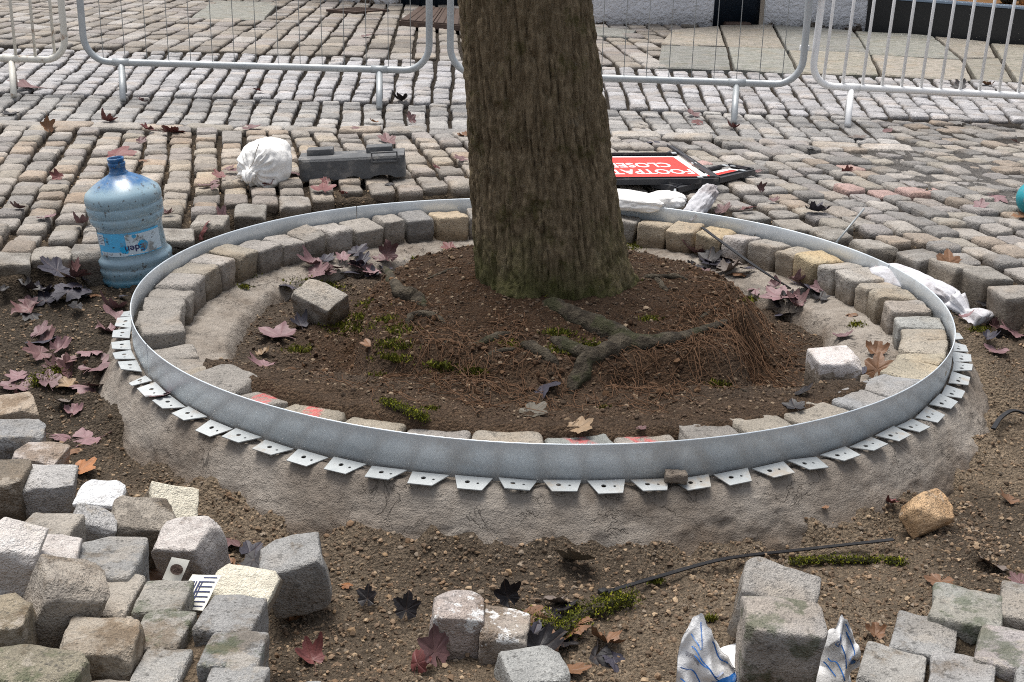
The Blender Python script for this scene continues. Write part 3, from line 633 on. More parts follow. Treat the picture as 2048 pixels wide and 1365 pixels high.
# ------------------------------------------------------------------ steel edging strip with tabs
edge = thing('steel_edging', 'galvanised steel edging band with punched fixing tabs round the tree pit', 'steel edging')
def band_seg(a0, a1, r):
    n = int((a1-a0)*110)+2; t = np.linspace(a0, a1, n); V = []; h0, h1 = -.0985, 0.0
    wob = .006*vn(xyz(np.cos(t)*2, np.sin(t)*2, 4.0), 61)
    prof = [(0, h0), (0, -.004), (.0012, -.001), (.003, -.0005), (.004, -.003), (.003, -.006), (.003, h0)]
    for i in range(n):
        for pr, z in prof: R_ = r+wob[i]+pr-.0015; V.append((R_*math.cos(t[i]), R_*math.sin(t[i]), z))
    m = len(prof); F = [(i*m+j, i*m+(j+1) % m, (i+1)*m+(j+1) % m, (i+1)*m+j) for i in range(n-1) for j in range(m)]
    return mk('band', V, np.array(F)[:, ::-1])
seams = [-2.566, .3, 2.2]
for i in range(3):
    a0 = seams[i]; a1 = seams[(i+1) % 3]+(2*math.pi if i == 2 else 0); ob('band', band_seg(a0+.0015, a1-.0015, RAD), M['strip'], edge)
# tab: trapezoid plate with two holes (dark discs let into the plate)
def tab_mesh(w, cut, wide=.052):
    o = [(-w/2, 0), (w/2, 0), (w/2-cut[1], -wide), (-w/2+cut[0], -wide)]
    def hole(cx, cy, r, n=10): return [(cx+r*math.cos(2*math.pi*i/n), cy+r*math.sin(2*math.pi*i/n)) for i in range(n)]
    import bmesh
    bm = bmesh.new(); allv = []
    for loop in [o, hole(-w*.12, -wide*.45, .0062), hole(w*.16, -wide*.5, .0034)]:
        vs = [bm.verts.new((x, y, 0)) for x, y in loop]; es = [bm.edges.new((vs[i], vs[(i+1) % len(vs)])) for i in range(len(vs))]
    bmesh.ops.triangle_fill(bm, use_beauty=True, edges=bm.edges[:]); bm.normal_update()
    for f in bm.faces:
        if f.normal.z < 0: f.normal_flip()
    r = bmesh.ops.extrude_face_region(bm, geom=bm.faces[:]); 
    for v in r['geom']:
        if isinstance(v, bmesh.types.BMVert): v.co.z -= .0025
    bmesh.ops.recalc_face_normals(bm, faces=bm.faces[:])
    me = bpy.data.meshes.new('tab'); bm.to_mesh(me); bm.free(); me.materials.append(M['tab']); return me
TM = [tab_mesh(.088, (.004, .026)), tab_mesh(.088, (.016, .016)), tab_mesh(.088, (.026, .004)), tab_mesh(.05, (.012, .012))]
a0, dA = -1.87829, .0792501
for i in range(-14, 40):
    am = a0+dA*(i-.5)
    if am < seams[0]-1.1 or am > 1.0: continue
    gap = abs(am-seams[0]) < .05
    me = TM[3] if gap else TM[0 if am < -1.75 else 2 if am > -1.2 else 1]
    r = RAD+.004
    ob('tab', me, M['tab'], edge, (r*math.cos(am), r*math.sin(am), -.090+random.uniform(-.003, .005)), Euler((random.gauss(0.10, .07), random.gauss(0, .05), am+math.pi/2+random.gauss(0, .03)), 'XYZ'))

# ------------------------------------------------------------------ tree
tree = thing('street_tree', 'street tree trunk with ridged mossy bark rising from the earth mound', 'tree', (TC[0], TC[1], 0))
nz, na = 420, 330
zz = np.concatenate([np.linspace(-.12, 1.15, 360), np.linspace(1.17, 3.4, 60)]); A = np.arange(na)*2*math.pi/na; ZZ, AA = np.meshgrid(zz, A, indexing='ij')
rad = np.interp(ZZ, [-.12, 0, .06, .16, .35, .9, 3.4], [.262, .250, .241, .230, .219, .196, .175])
rad = rad*(1+.04*vn(xyz(np.cos(AA)*1.3, np.sin(AA)*1.3, ZZ*1.1), 71))+.035*np.clip(1-ZZ/.16, 0, 1)**1.5*vn(xyz(np.cos(AA)*2.2+5, np.sin(AA)*2.2), 72)+.03*np.exp(-((AA-5.3)/.7)**2)*np.clip(1-ZZ/.3, 0, 1)**2
Pn = np.stack([np.cos(AA)*rad, np.sin(AA)*rad, ZZ], -1); Pb = Pn*np.array([62, 62, 7]); wv = .35*vn(Pn*np.array([9, 9, 6]), 73)[..., None]
rid = 1-np.abs(vn(Pb+wv*2, 74)); rid2 = vn(Pn*np.array([120, 120, 60]), 75); rad = rad+.0115*(np.minimum(np.abs(vn(Pb+wv*2, 74))*2.6, 1)**.8-.5)+.0035*rid2+.0045*(np.minimum(np.abs(vn(Pb*np.array([1.6, 1.6, 2.2])+wv*2, 77))*2.6, 1)-.5)+.004*fbm(Pn*9, 3, 76)
lx = -.105*ZZ/.87; ly = .0*ZZ
ob('trunk', mk('trunk', np.stack([np.cos(AA)*rad+lx, np.sin(AA)*rad+ly, ZZ], -1).reshape(-1, 3), gridf(len(zz), na, True)), M['bark'], tree)
for i, (aa, l) in enumerate(((.4, 1.7), (2.4, 1.9), (4.4, 1.6))):
    b = np.array([-.105*3.3/.87, 0, 3.25]); P = spline([b-np.array([0, 0, .3]), b+np.array([math.cos(aa)*.25, math.sin(aa)*.25, .45]), b+np.array([math.cos(aa)*.7, math.sin(aa)*.7, 1.1]), b+np.array([math.cos(aa)*1.1, math.sin(aa)*1.1, 1.1+l])], 18)
    V, F = tube(P, np.linspace(.13, .03, 18), 12); ob('limb', mk('limb', V, F), M['bark'], tree)
def root(pts, r, seed):
    """pts: (px,py,z) picture points turned into places on the mound"""
    W = np.array([drop(x, y, 0) for x, y, z in pts])-np.array([TC[0], TC[1], 0]); W[:, 2] += np.interp(np.linspace(0, 1, len(pts)), np.linspace(0, 1, len(r)), r)*.10; W[:, 2] = np.maximum(W[:, 2], W[:, 2].max()-.10); P = spline(W, 36); uu = np.linspace(0, 1, 36); R_ = np.interp(uu, np.linspace(0, 1, len(r)), r)*.78*(.35+.65*np.minimum(1, np.minimum(uu, 1-uu)/.12)); P[:, 2] -= .02*np.clip(1-np.minimum(uu, 1-uu)/.10, 0, 1)**2; P[:, :2] += .006*np.stack([vn(P*25+seed, 3), vn(P*25+seed, 4)], 1)
    V, F = tube(P, R_, 14); d = fbm(V*14+seed, 3, seed)*.30+fbm(V*55+seed, 3, seed)*.16; c = np.repeat(np.concatenate([P]), 14, 0)
    V[:len(c)] = c+(V[:len(c)]-c)*(1+d[:len(c), None]*1.2); ob('root', mk('root', V, F), M['root'], tree)
root([(1085, 603, .02), (1130, 625, .012), (1190, 655, .0), (1270, 690, -.012), (1350, 680, -.012), (1430, 655, -.03), (1500, 640, -.07)], [.040, .032, .038, .046, .026, .020, .012], 1)
root([(1275, 685, -.015), (1220, 705, -.01), (1175, 725, -.02), (1150, 765, -.055), (1142, 790, -.085)], [.05, .042, .036, .032, .022], 2)
root([(1100, 678, .0), (1125, 690, -.008), (1165, 705, -.02), (1200, 700, -.02)], [.02, .026, .02, .014], 4)
root([(1035, 690, -.012), (1060, 695, -.012), (1085, 712, -.03), (1120, 735, -.06)], [.014, .024, .022, .012], 5)
root([(925, 700, -.03), (960, 690, -.015), (1000, 675, -.008), (1030, 668, -.012)], [.008, .014, .018, .010], 6)
root([(765, 575, -.055), (800, 585, -.02), (830, 600, -.012), (850, 615, -.02)], [.016, .028, .026, .018], 7)
root([(815, 650, -.075), (825, 632, -.04), (860, 632, -.015), (900, 650, -.02)], [.014, .016, .018, .008], 8)
root([(845, 535, -.02), (825, 525, -.04), (820, 550, -.05)], [.008, .010, .008], 9)
root([(850, 560, -.01), (880, 548, -.005), (920, 535, .0)], [.005, .006, .005], 10)
root([(1285, 555, -.02), (1315, 555, -.01), (1350, 555, -.02), (1385, 562, -.05)], [.010, .016, .014, .007], 11)
root([(1310, 558, -.01), (1325, 572, -.02), (1330, 585, -.035)], [.012, .010, .007], 12)
root([(1395, 640, -.06), (1430, 622, -.05), (1470, 628, -.07)], [.006, .009, .006], 13)
root([(1480, 730, -.10), (1460, 755, -.105), (1465, 772, -.11), (1510, 790, -.11)], [.004, .005, .005, .003], 14)
root([(870, 715, -.05), (890, 690, -.03), (905, 678, -.03)], [.006, .008, .006], 15)
root([(760, 600, -.08), (770, 612, -.09), (778, 628, -.11)], [.012, .018, .014], 16)
root([(970, 715, -.045), (1005, 702, -.04), (1030, 698, -.04)], [.007, .009, .007], 17)
fb = MB()
def hair(cx, cy, spread, nn, ln, dz=(-.12, .0), dirb=(0, -1)):
    for q in range(nn):
        P = at(random.gauss(cx, spread[0]), random.gauss(cy, spread[1]), random.uniform(*dz)); z = gh(P[0], P[1]); P = np.array([P[0], P[1], z+random.uniform(0, .02)]); l = ln*random.uniform(.4, 1.3)
        aa = math.atan2(dirb[1], dirb[0])+random.gauss(0, .8); pts = [P]
        for st in range(5):
            aa += random.gauss(0, .45); nx = pts[-1]+np.array([math.cos(aa)*l/5, math.sin(aa)*l/5, 0]); nx[2] = max(gh(nx[0], nx[1])+.002+random.uniform(0, .012), pts[-1][2]-.03); pts.append(nx)
        V, F = tube(np.array(pts), np.linspace(.0016, .0007, 6)*random.uniform(.6, 1.3), 3, False); fb.add(V-np.array([TC[0], TC[1], 0]), F)
for a in [(880, 720, (28, 18), 60, .12), (940, 760, (35, 18), 80, .13), (1010, 725, (25, 15), 60, .10), (1060, 790, (60, 20), 70, .10), (1250, 770, (35, 20), 60, .10), (1390, 690, (45, 25), 110, .14), (1470, 660, (50, 25), 130, .16), (1560, 640, (35, 25), 50, .12), (830, 680, (20, 20), 40, .09), (1330, 760, (40, 20), 60, .1), (800, 780, (60, 25), 40, .1)]: hair(*a)
tag(ob('root_fibres', fb.mesh('root_fibres'), M['fibre'], tree), kind='stuff')

# ------------------------------------------------------------------ loose setts and rocks
GOLD = (.46, .33, .20); BRN = (.20, .165, .125); PNK = (.43, .385, .36); PALEG = (.45, .435, .42); DKB = (.17, .145, .11)
def loose(px, py, zc, size, rot, colr, label, mat='loose', seed=0, name='loose_sett', cat='sett', chips=10, rad=.12, amt=(.80, .96)):
    V, F = rock(*size, rad, seed, chips, 16, .03, .03, amt); R_ = Euler(rot).to_matrix(); P = at(px, py, zc)
    o = ob(name, mk(name, V, F), M[mat], None, P, rot, colr); tag(o, label, cat, 'loose stones' if cat == 'sett' else None); return o
G0 = -.25
L_ = [
 (30, 892, -.19, (.14, .11, .10), (.1, .1, .3), (.30, .30, .30), 'rounded grey loose sett at the left picture edge below the tan one'),
 (28, 838, -.20, (.12, .11, .10), (.1, -.1, .5), (.42, .34, .26), 'loose sett with tan pink top, uppermost by the left picture edge'),
 (84, 930, -.19, (.105, .10, .085), (.05, .1, -.1), (.48, .43, .40), 'pale pinkish loose sett right of the rounded grey one'),
 (98, 992, -.17, (.115, .10, .11), (.12, .12, .25), PALEG, 'pale grey loose sett with smooth side above the laid setts'),
 (12, 985, -.15, (.10, .11, .11), (.1, 0, .1), BRN, 'brown loose sett cut by the left picture edge beside the pale grey one'),
 (208, 1022, -.16, (.098, .10, .105), (.15, .04, .02), BRN, 'loose sett with bright white painted top', 'white_top'),
 (345, 1024, -.19, (.115, .11, .06), (.55, .35, .5), (.24, .20, .155), 'cream coated stone slab tilted behind the brown sett', 'cream'),
 (280, 1066, -.13, (.125, .10, .12), (.35, .25, .45), (.235, .205, .17), 'brown loose sett tilted in front of the cream slab'),
 (385, 1108, -.13, (.115, .10, .12), (.30, -.15, -.35), PNK, 'mottled pinkish loose sett with scaling top', 'pinkwhite'),
 (592, 1150, -.15, (.122, .112, .12), (.12, -.25, .22), (.32, .315, .305), 'big grey loose sett standing alone right of the heap'),
 (182, 1058, -.08, (.085, .07, .07), (.3, .5, .4), (.42, .41, .40), 'small pale wedge stone behind the laid setts'),
 (16, 1142, .02, (.085, .10, .165), (.2, .35, .2), (.62, .60, .58), 'tall whitewashed stone leaning at the left picture edge', 'pinkwhite'),
 (124, 1216, .03, (.10, .105, .135), (.15, .40, .55), (.31, .275, .235), 'large brown sett tipped on its corner on the laid setts'),
 (92, 1132, .0, (.11, .10, .07), (.1, .1, .2), PNK, 'pinkish stone pinned behind the large tipped sett', 'pinkwhite'),
 (8, 1272, .04, (.085, .09, .095), (.1, -.05, .2), (.27, .225, .16), 'brown loose sett low at the left picture edge'),
 (72, 1368, .03, (.135, .09, .07), (.05, .1, -.1), (.26, .23, .17), 'brown sett with moss at the bottom left picture corner', 'mossy'),
 (205, 1322, -.01, (.115, .10, .10), (.05, .03, .1), (.33, .28, .22), 'brown sided sett with pale top beside the large tipped sett'),
 (488, 1186, -.06, (.115, .10, .05), (.25, .1, -.15), (.24, .20, .155), 'cream coated flat stone above the grey laid sett', 'cream'),
 (910, 1266, -.19, (.093, .095, .140), (.10, .12, .10), (.42, .37, .345), 'taller of two loose setts side by side, mortar on its edge', 'blob'),
 (1008, 1292, -.20, (.088, .095, .112), (.05, .02, -.05), (.36, .315, .275), 'shorter of two loose setts side by side, white blob on top', 'blob'),
 (1062, 1362, -.20, (.11, .10, .08), (.1, .1, .3), (.36, .36, .345), 'rounded grey sett in front of the two upright setts, cut by the frame'),
 (642, 608, -.135, (.155, .12, .10), (.30, .25, -.5), (.34, .31, .27), 'grey-brown loose sett tilted on the earth left of the trunk'),
 (1664, 750, -.075, (.12, .115, .125), (.06, -.03, .18), (.33, .275, .22), 'loose sett with white paint dripping from its top inside the ring', 'drip'),
 (1546, 1214, -.13, (.14, .12, .12), (.20, .22, -.25), (.33, .31, .285), 'grey sett behind the green stained one on the cement bag'),
 (1556, 1292, -.10, (.135, .12, .145), (.08, .06, -.05), (.36, .335, .31), 'green stained sett weighing down the printed cement bag', 'mossy'),
 (1952, 606, -.16, (.11, .10, .10), (.05, .1, .3), (.34, .31, .27), 'loose sett sitting beside the knotted white bag right of the ring'),
]
for k, a in enumerate(L_):
    loose(*a[:7], mat=a[7] if len(a) > 7 else 'loose', seed=k+11)
loose(1852, 1028, -.19, (.105, .085, .075), (.7, .1, .7), (.56, .38, .22), 'ochre broken rock with sharp faces on the gravelly earth', 'loose', 61, 'ochre_rock', 'rock', 12, .05, (.62, .9))
loose(2036, 792, -.23, (.10, .08, .07), (0, .1, .4), (.40, .24, .18), 'pinkish brick fragment at the right picture edge', 'loose', 63, 'brick_fragment', 'rock', 6, .1)

# ------------------------------------------------------------------ crowd barriers
def rrect(x0, x1, z0, z1, r, n=7):
    P = []
    for cx, cz, a in ((x1-r, z0+r, -90), (x1-r, z1-r, 0), (x0+r, z1-r, 90), (x0+r, z0+r, 180)):
        for i in range(n+1): t = math.radians(a+90*i/n); P.append((cx+r*math.cos(t), 0, cz+r*math.sin(t)))
    return np.array(P)
def barrier(p0, p1, length, anchor, kind, label, zr=.21, roll=0.0, feet=(.26, .26)):
    p0 = np.array(p0); p1 = np.array(p1); d = (p1-p0)[:2]; d /= np.linalg.norm(d)
    o0 = p0 if anchor == 'l' else p1-np.array([d[0], d[1], 0])*length
    wt = kind != 'grey'; mt = M['white_paint' if kind == 'white' else 'old_white' if kind == 'old' else 'tube']
    t = thing('crowd_barrier', label, 'barrier', (o0[0], o0[1], 0), (0, roll, math.atan2(d[1], d[0])), 'crowd barriers')
    R_ = .0205; m = MB(); m.tube(rrect(R_, length-R_, zr, 1.12, .15 if not wt else .13), R_, 12, closed=True); ob('frame', m.mesh('frame'), mt, t)
    if wt:
        m = MB(); m.tube([(0, 0, zr), (0, 0, 1.12)], .0095, 8); me = m.mesh('bar'); n = int((length-.12)/.112)
        for i in range(n): x = .09+(length-.18)*i/(n-1); ob('bar', me, mt, t, (x, 0, 0))
    else:
        m = MB(); m.tube([(0, 0, zr), (0, 0, 1.12)], .0024, 5); me = m.mesh('wire'); m = MB(); m.tube([(.02, 0, 0), (length-.02, 0, 0)], .0024, 5); mh = m.mesh('cross_wire'); n = int(length/.128)
        for i in range(1, n): ob('wire', me, M['wire'], t, (length*i/n, 0, 0))
        for z in (.9, 1.02): ob('cross_wire', mh, M['wire'], t, (0, -.004, z))
    for x in (feet[0], length-feet[1]):
        for s in (-1, 1):
            fw = o0[:2]+d*x; tv_ = CAM[:2]-fw; tv_ /= np.linalg.norm(tv_); lx_, ly_ = float(tv_@d), float(tv_@np.array([-d[1], d[0]])); ss_ = .24 if s < 0 else -.15
            m = MB(); m.tube([(x, 0, zr-.01), (x+lx_*ss_*.9, ly_*ss_, .016)], .0185, 10); ob('foot', m.mesh('foot'), mt, t)
        m = MB(); m.tube([(x-.05, 0, zr), (x+.05, 0, zr)], .0235, 10); ob('foot_socket', m.mesh('foot_socket'), mt, t)
    return t, d
barrier(at(170, 193), at(865, 213), float(np.linalg.norm(at(170, 193)-at(865, 213))), 'l', 'grey', 'galvanised wire mesh barrier left of the trunk', feet=(.24, .32))
barrier(at(893, 217), at(1602, 243), float(np.linalg.norm(at(893, 217)-at(1602, 243))), 'l', 'grey', 'galvanised wire mesh barrier half hidden behind the trunk', feet=(.3, .39))
bt, bd = barrier(at(1606, 241), at(2300, 254), 2.15, 'l', 'white', 'clean white barrier with vertical bars at the right', zr=.205, roll=.03, feet=(.26, .26))
barrier(at(-300, 178), at(146, 191), 2.1, 'r', 'old', 'rust chipped off-white barrier at the left picture edge', feet=(.3, .36))
P = at(1606, 241); cl = thing('barrier_clamp', 'grey metal clamp joining mesh barrier to white barrier', 'clamp', (P[0], P[1], .71))
m = MB(); m.box((.0, 0, 0), (.13, .058, .032), None, .006); ob('clamp_plate', m.mesh('clamp_plate'), M['tube'], cl); m = MB(); m.tube([(.01, -.028, 0), (.01, -.042, 0)], .010, 8); ob('bolt', m.mesh('bolt', False), M['greyp'], cl)
m = MB(); m.box((-.045, -.0, .415), (.055, .024, .032), None, .004); ob('hook_tab', m.mesh('hook_tab'), M['white_paint'], bt)

# ------------------------------------------------------------------ water bottle
P = at(258, 585, -.125); P = np.array([P[0], P[1]+.125, -.122])
BT = thing('water_bottle', 'big blue water cooler bottle standing dirty beside the ring', 'bottle', P, (math.radians(4), math.radians(-5.5), 0)); BT.scale = (.93, .93, .875)
prof = [(.0, .004), (.10, .0), (.118, .006), (.128, .022), (.131, .035), (.127, .048), (.131, .06), (.133, .078), (.128, .09), (.133, .102), (.134, .118), (.123, .130), (.121, .14), (.121, .245), (.124, .255), (.133, .266), (.134, .285), (.130, .292), (.134, .30), (.1345, .325), (.1305, .332), (.1345, .340), (.134, .362), (.128, .378), (.11, .395), (.085, .414), (.062, .428), (.045, .437), (.034, .444), (.033, .449), (.029, .452), (.0285, .468), (.030, .47), (.0285, .473), (.028, .492), (.030, .495), (.030, .505), (.027, .506), (.025, .50), (.025, .46)]
pr = []
for i in range(len(prof)-1):
    for u in (0, .5): pr.append((prof[i][0]*(1-u)+prof[i+1][0]*u, prof[i][1]*(1-u)+prof[i+1][1]*u))
V, F = lathe(pr+[prof[-1]], 56); V[:, 0] *= 1+.025*np.sin(V[:, 2]*19+1); V += .0016*np.stack([vn(V*22, 1), vn(V*22, 2), vn(V*22, 3)*.3], 1)
ob('body', mk('body', V, F), M['bottle'], BT)
def cyl(u, v, r): t = -math.pi/2+u/.122; return np.stack([r*np.cos(t), r*np.sin(t), v], -1)
def cylpatch(u0, u1, v0, v1, r, nu=24, nv=5):
    U, W = np.meshgrid(np.linspace(u0, u1, nu), np.linspace(v0, v1, nv)); return mk('label', cyl(U, W, r).reshape(-1, 3), gridf(nv, nu))
lb = ob('label', cylpatch(-.10, .155, .148, .240, .1238), M['lab_blue'], BT)
ob('label_field', cylpatch(.02, .154, .152, .232, .1246), M['lab_white'], lb); ob('label_field', cylpatch(-.09, .02, .149, .166, .1246), M['lab_white'], lb); ob('label_field', cylpatch(-.098, -.064, .192, .236, .1246), M['lab_white'], lb)
def blot(cu, cv, ru, rv, r, mat, nm):
    t = np.linspace(0, 2*math.pi, 17)[:-1]; V = [cyl(np.array(cu), np.array(cv), r)]
    for q in t: V.append(cyl(np.array(cu+ru*math.cos(q)*random.uniform(.8, 1.15)), np.array(cv+rv*math.sin(q)*random.uniform(.8, 1.15)), r))
    ob(nm, mk(nm, V, np.array([(0, i+1, (i+1) % 16+1) for i in range(16)])), M[mat], lb)
blot(.078, .182, .018, .022, .1251, 'lab_teal', 'label_blot'); blot(.012, .176, .016, .018, .1251, 'lab_teal', 'label_blot'); blot(.052, .224, .008, .008, .1251, 'lab_teal', 'label_blot')
V, F = text_geo('Eden', .036, .0006); ob('label_lettering', mk('label_lettering', cyl(-V[:, 0]+.048, -V[:, 1]+.178, .1257), [np.array([f]) for f in F]), M['lab_dark'], lb)
for i in range(5): ob('label_lettering', cylpatch(-.094, -.070-.004*(i % 2), .198+i*.007, .200+i*.007, .1251, 6, 2), M['lab_dark'], lb)
V, F = lathe([(.0285, .4745), (.0312, .476), (.0312, .486), (.0285, .4875)], 32); ob('neck_ring', mk('neck_ring', V, F), M['bottle'], BT)

# ------------------------------------------------------------------ bags
def bag_body(sx, sy, sz, seed, knot=None, fold=.06, nu=60, nv=70):
    t = np.linspace(0, math.pi, nu); p = np.arange(nv)*2*math.pi/nv; T, Q = np.meshgrid(t, p, indexing='ij')
    D = np.stack([np.cos(T), np.sin(T)*np.cos(Q), np.sin(T)*np.sin(Q)], -1); D = np.sign(D)*np.abs(D)**.8
    r = 1+.10*fbm(D*1.4+seed, 3, seed)+fold*.5*fbm(D*4+seed, 3, seed+1)
    if knot is not None:
        kx = np.clip((D[..., 0]-.55)/.45, 0, 1); r = r+fold*1.6*np.sin(Q*17+3*vn(D*3, seed))*kx*(1-kx)*2
    V = D*r[..., None]*np.array([sx, sy, sz]); V[..., 2] = np.maximum(V[..., 2], -.72*sz)
    return V.reshape(-1, 3), [gridf(nu, nv, True)]
def neck(P, r, seed, nv=26):
    m = len(P); V, F = tube(P, r, nv, True); c = np.repeat(np.asarray(P), nv, 0); a = np.tile(np.arange(nv), m)*2*math.pi/nv; f = 1+.22*np.sin(a*9+seed)+.12*np.sin(a*5+seed*2); V[:len(c)] = c+(V[:len(c)]-c)*f[:, None]; return V, F
P = at(530, 316, .10); sb = thing('sandbag', 'plump white woven sandbag with tied neck on the setts left of the trunk', 'sandbag', (P[0], P[1], .075), (0, .08, math.radians(-104)), 'white woven sandbags'); sb.scale = (.80, .80, .84)
V, F = bag_body(.165, .130, .125, 3, True, .075); ob('bag_body', mk('bag_body', V, F), M['bag'], sb)
V, F = neck(spline([(.13, 0, .0), (.165, 0, -.005), (.18, 0, -.01), (.19, 0, -.012), (.21, .0, -.02), (.225, .01, -.04)], 14), np.interp(np.linspace(0, 1, 14), [0, .3, .5, .65, .8, 1], [.05, .022, .030, .034, .028, .012]), 2); ob('knot', mk('knot', V, F), M['bag'], sb)
m = MB(); m.tube(spline([(.185, .0, .02), (.19, .03, .06), (.19, .05, .11), (.185, .07, .155)], 10), .0026, 5); m.tube(spline([(.185, -.02, -.01), (.18, -.07, -.03), (.17, -.12, -.055)], 8), .002, 5); ob('tie', m.mesh('tie'), M['tie'], sb)
P = at(1255, 398, .02); s2 = thing('sandbag', 'flat white sandbag lying just behind the ring right of the trunk', 'sandbag', (P[0], P[1], .012), (0, .05, math.radians(-8)), 'white woven sandbags')
V, F = bag_body(.15, .09, .036, 8, None, .08); ob('bag_body', mk('bag_body', V, F), M['bag'], s2)
P = at(1330, 402, .01); s3 = thing('sandbag', 'small white sandbag poking over the edging under the sign prop', 'sandbag', (P[0], P[1], .01), (0, .0, math.radians(-14)), 'white woven sandbags')
V, F = bag_body(.085, .07, .04, 9, None, .08); ob('bag_body', mk('bag_body', V, F), M['bag'], s3)
P = at(1402, 404, .03); s4 = thing('empty_bag', 'crumpled white bag end standing up behind the edging below the sign', 'bag', (P[0], P[1], .03), (.15, -.9, math.radians(25)))
V, F = bag_body(.085, .05, .026, 12, None, .25); ob('bag_body', mk('bag_body', V, F), M['bag2'], s4)
P = at(1822, 575, -.07); s5 = thing('sandbag', 'dirty white bag with gathered neck wedged beside the ring on the right', 'sandbag', (P[0], P[1], -.075), (0, .10, math.radians(-52)), 'white woven sandbags')
V, F = bag_body(.175, .08, .06, 15, True, .08); ob('bag_body', mk('bag_body', V, F), M['bag2'], s5)
V, F = neck(spline([(.17, 0, .0), (.205, 0, -.005), (.225, 0, -.012), (.25, 0, -.02), (.285, .0, -.035)], 12), np.interp(np.linspace(0, 1, 12), [0, .35, .5, .8, 1], [.05, .022, .02, .05, .06]), 4); ob('gathered_neck', mk('gathered_neck', V, F), M['bag2'], s5)

# ------------------------------------------------------------------ rubber barrier foot
P = at(708, 352, .0); P = np.array([P[0], P[1], .002]); rb = thing('rubber_block', 'grey rubber barrier foot block lying on the setts', 'block', P, (0, math.radians(-3.5), math.radians(5)))
m = MB(); n = 46; Lb, Wb, Hb = .46, .17, .098
xs = np.linspace(-Lb/2, Lb/2, n); V = []
for x in xs:
    e = min(1, (Lb/2-abs(x))/.03); inset = .012*(1-e)**2; b = .0
    for cx, ww in ((-.12, .03), (.0, .035), (.13, .05)):
        if abs(x-cx) < ww: b = max(b, .013*math.sqrt(max(0, 1-((x-cx)/ww)**2)))
    hgt = Hb-(.012*sst(.02, .06, np.array(x)) if False else 0)
    for y, z in ((-Wb/2+inset, b), (-Wb/2+inset, .05), (-Wb/2+inset, hgt-.014), (-Wb/2+.006, hgt-.004), (-Wb/2+.018, hgt), (Wb/2-.018, hgt), (Wb/2-.006, hgt-.004), (Wb/2-inset, hgt-.014), (Wb/2-inset, b)): V.append((x, y, z))
m.add(V, [gridf(n, 9)[:, ::-1], np.array([[(n-1)*9+k for k in range(9)]]), np.array([[k for k in range(9)][::-1]])]); ob('block_body', m.mesh('block_body', False), M['rubber'], rb)
for x, y in ((-.14, .02), (.12, .02)): m = MB(); m.box((x, y, Hb+.012), (.115, .07, .03), None, .004); ob('lug', m.mesh('lug'), M['rubber'], rb)
m = MB(); m.box((.145, -Wb/2-.003, .072), (.115, .012, .006)); m.box((.09, -Wb/2-.003, .09), (.006, .012, .04)); m.box((.2, -Wb/2-.003, .09), (.006, .012, .04)); m.box((.145, -Wb/2-.003, .112), (.115, .012, .006)); ob('recess_rim', m.mesh('recess_rim', False), M['rubber'], rb)

# ------------------------------------------------------------------ fallen signs
def sign(loc, rot, label, W=.62, D=.33, ext=.20, text=True):
    t = thing('road_sign', label, 'sign', loc, rot, 'fallen road works signs')
    m = MB(); m.box((0, 0, 0), (W, D, .004)); pl = ob('panel', m.mesh('panel', False), M['signwhite'], t)
    m = MB(); m.box((0, 0, .0030), (W-.07, D-.07, .002)); ob('red_field', m.mesh('red_field', False), M['red'], pl)
    def chan(a, b, s):   # L-section bar from a to b
        a = np.array(a); b = np.array(b); l = np.linalg.norm(b-a); an = math.atan2(b[1]-a[1], b[0]-a[0]); R_ = np.array(Matrix.Rotation(an, 3, 'Z')); q = MB()
        q.box((a+b)/2+R_@np.array([0, s*.014, -.001]), (l, .003, .024), R_); q.box((a+b)/2+R_@np.array([0, 0, .008]), (l, .026, .003), R_); q.box((a+b)/2+R_@np.array([0, -s*.012, .010]), (l, .003, .012), R_); return q.mesh('frame_bar', False)
    y0, y1 = -D/2-.012, D/2+.012
    ob('frame_bar', chan((-W/2-.02, y0, 0), (W/2+.02, y0, 0), -1), M['frame'], t); ob('frame_bar', chan((-W/2-.02, y1+.02, 0), (W/2+.005, y1+.02, 0), 1), M['frame'], t)
    ob('frame_bar', chan((W/2+.014, y0, .004), (W/2+.014, y1+ext, .004), -1), M['frame'], t); ob('frame_bar', chan((-W/2-.014, y0, .004), (-W/2-.014, y1+ext, .004), 1), M['frame'], t)
    for x, y in ((W/2-.02, y1+.0), (W/2+.005, .03), (W/2-.06, y0+.005)): m = MB(); m.box((x, y, .014), (.022, .03, .005), None, .001); ob('clip', m.mesh('clip', False), M['galvleg'], t)
    if text:
        for s, yy in (('FOOTPATH', -D/2+.035+.28*(D-.07)), ('CLOSED', -D/2+.035+.60*(D-.07))):
            V, F = text_geo(s, .098, .0022); V[:, 1] *= (D-.07)*.30/.098; V[:, 0] *= .84; V = np.stack([-V[:, 0]+W/2-.255, -V[:, 1]+yy, np.full(len(V), .0052)], 1); ob('lettering', mk('lettering', V, [np.array([f]) for f in F], False), M['signwhite'], pl)
    return t
P = at(1432, 361, .052); sx_ = at(1210, 363, .052)-P; ang = math.atan2(-sx_[1], -sx_[0]); R_ = np.array(Matrix.Rotation(ang, 3, 'Z')); DS = float(at(1345, 311, .052)[1]-at(1412, 360, .052)[1])-.02; c = P+R_@np.array([-.31-.012, DS/2+.01, 0])
sign((c[0], c[1], .052), (0, 0, ang), 'red and white footpath closed sign lying upside down behind the trunk', D=DS)
C2 = at(1354, 384, .02); E2 = at(1508, 343, .03); a2 = math.atan2(E2[1]-C2[1], E2[0]-C2[0]); R_ = np.array(Matrix.Rotation(a2, 3, 'Z')); W2 = float(np.linalg.norm(E2-C2)); c = C2+R_@np.array([W2/2, .07, 0])
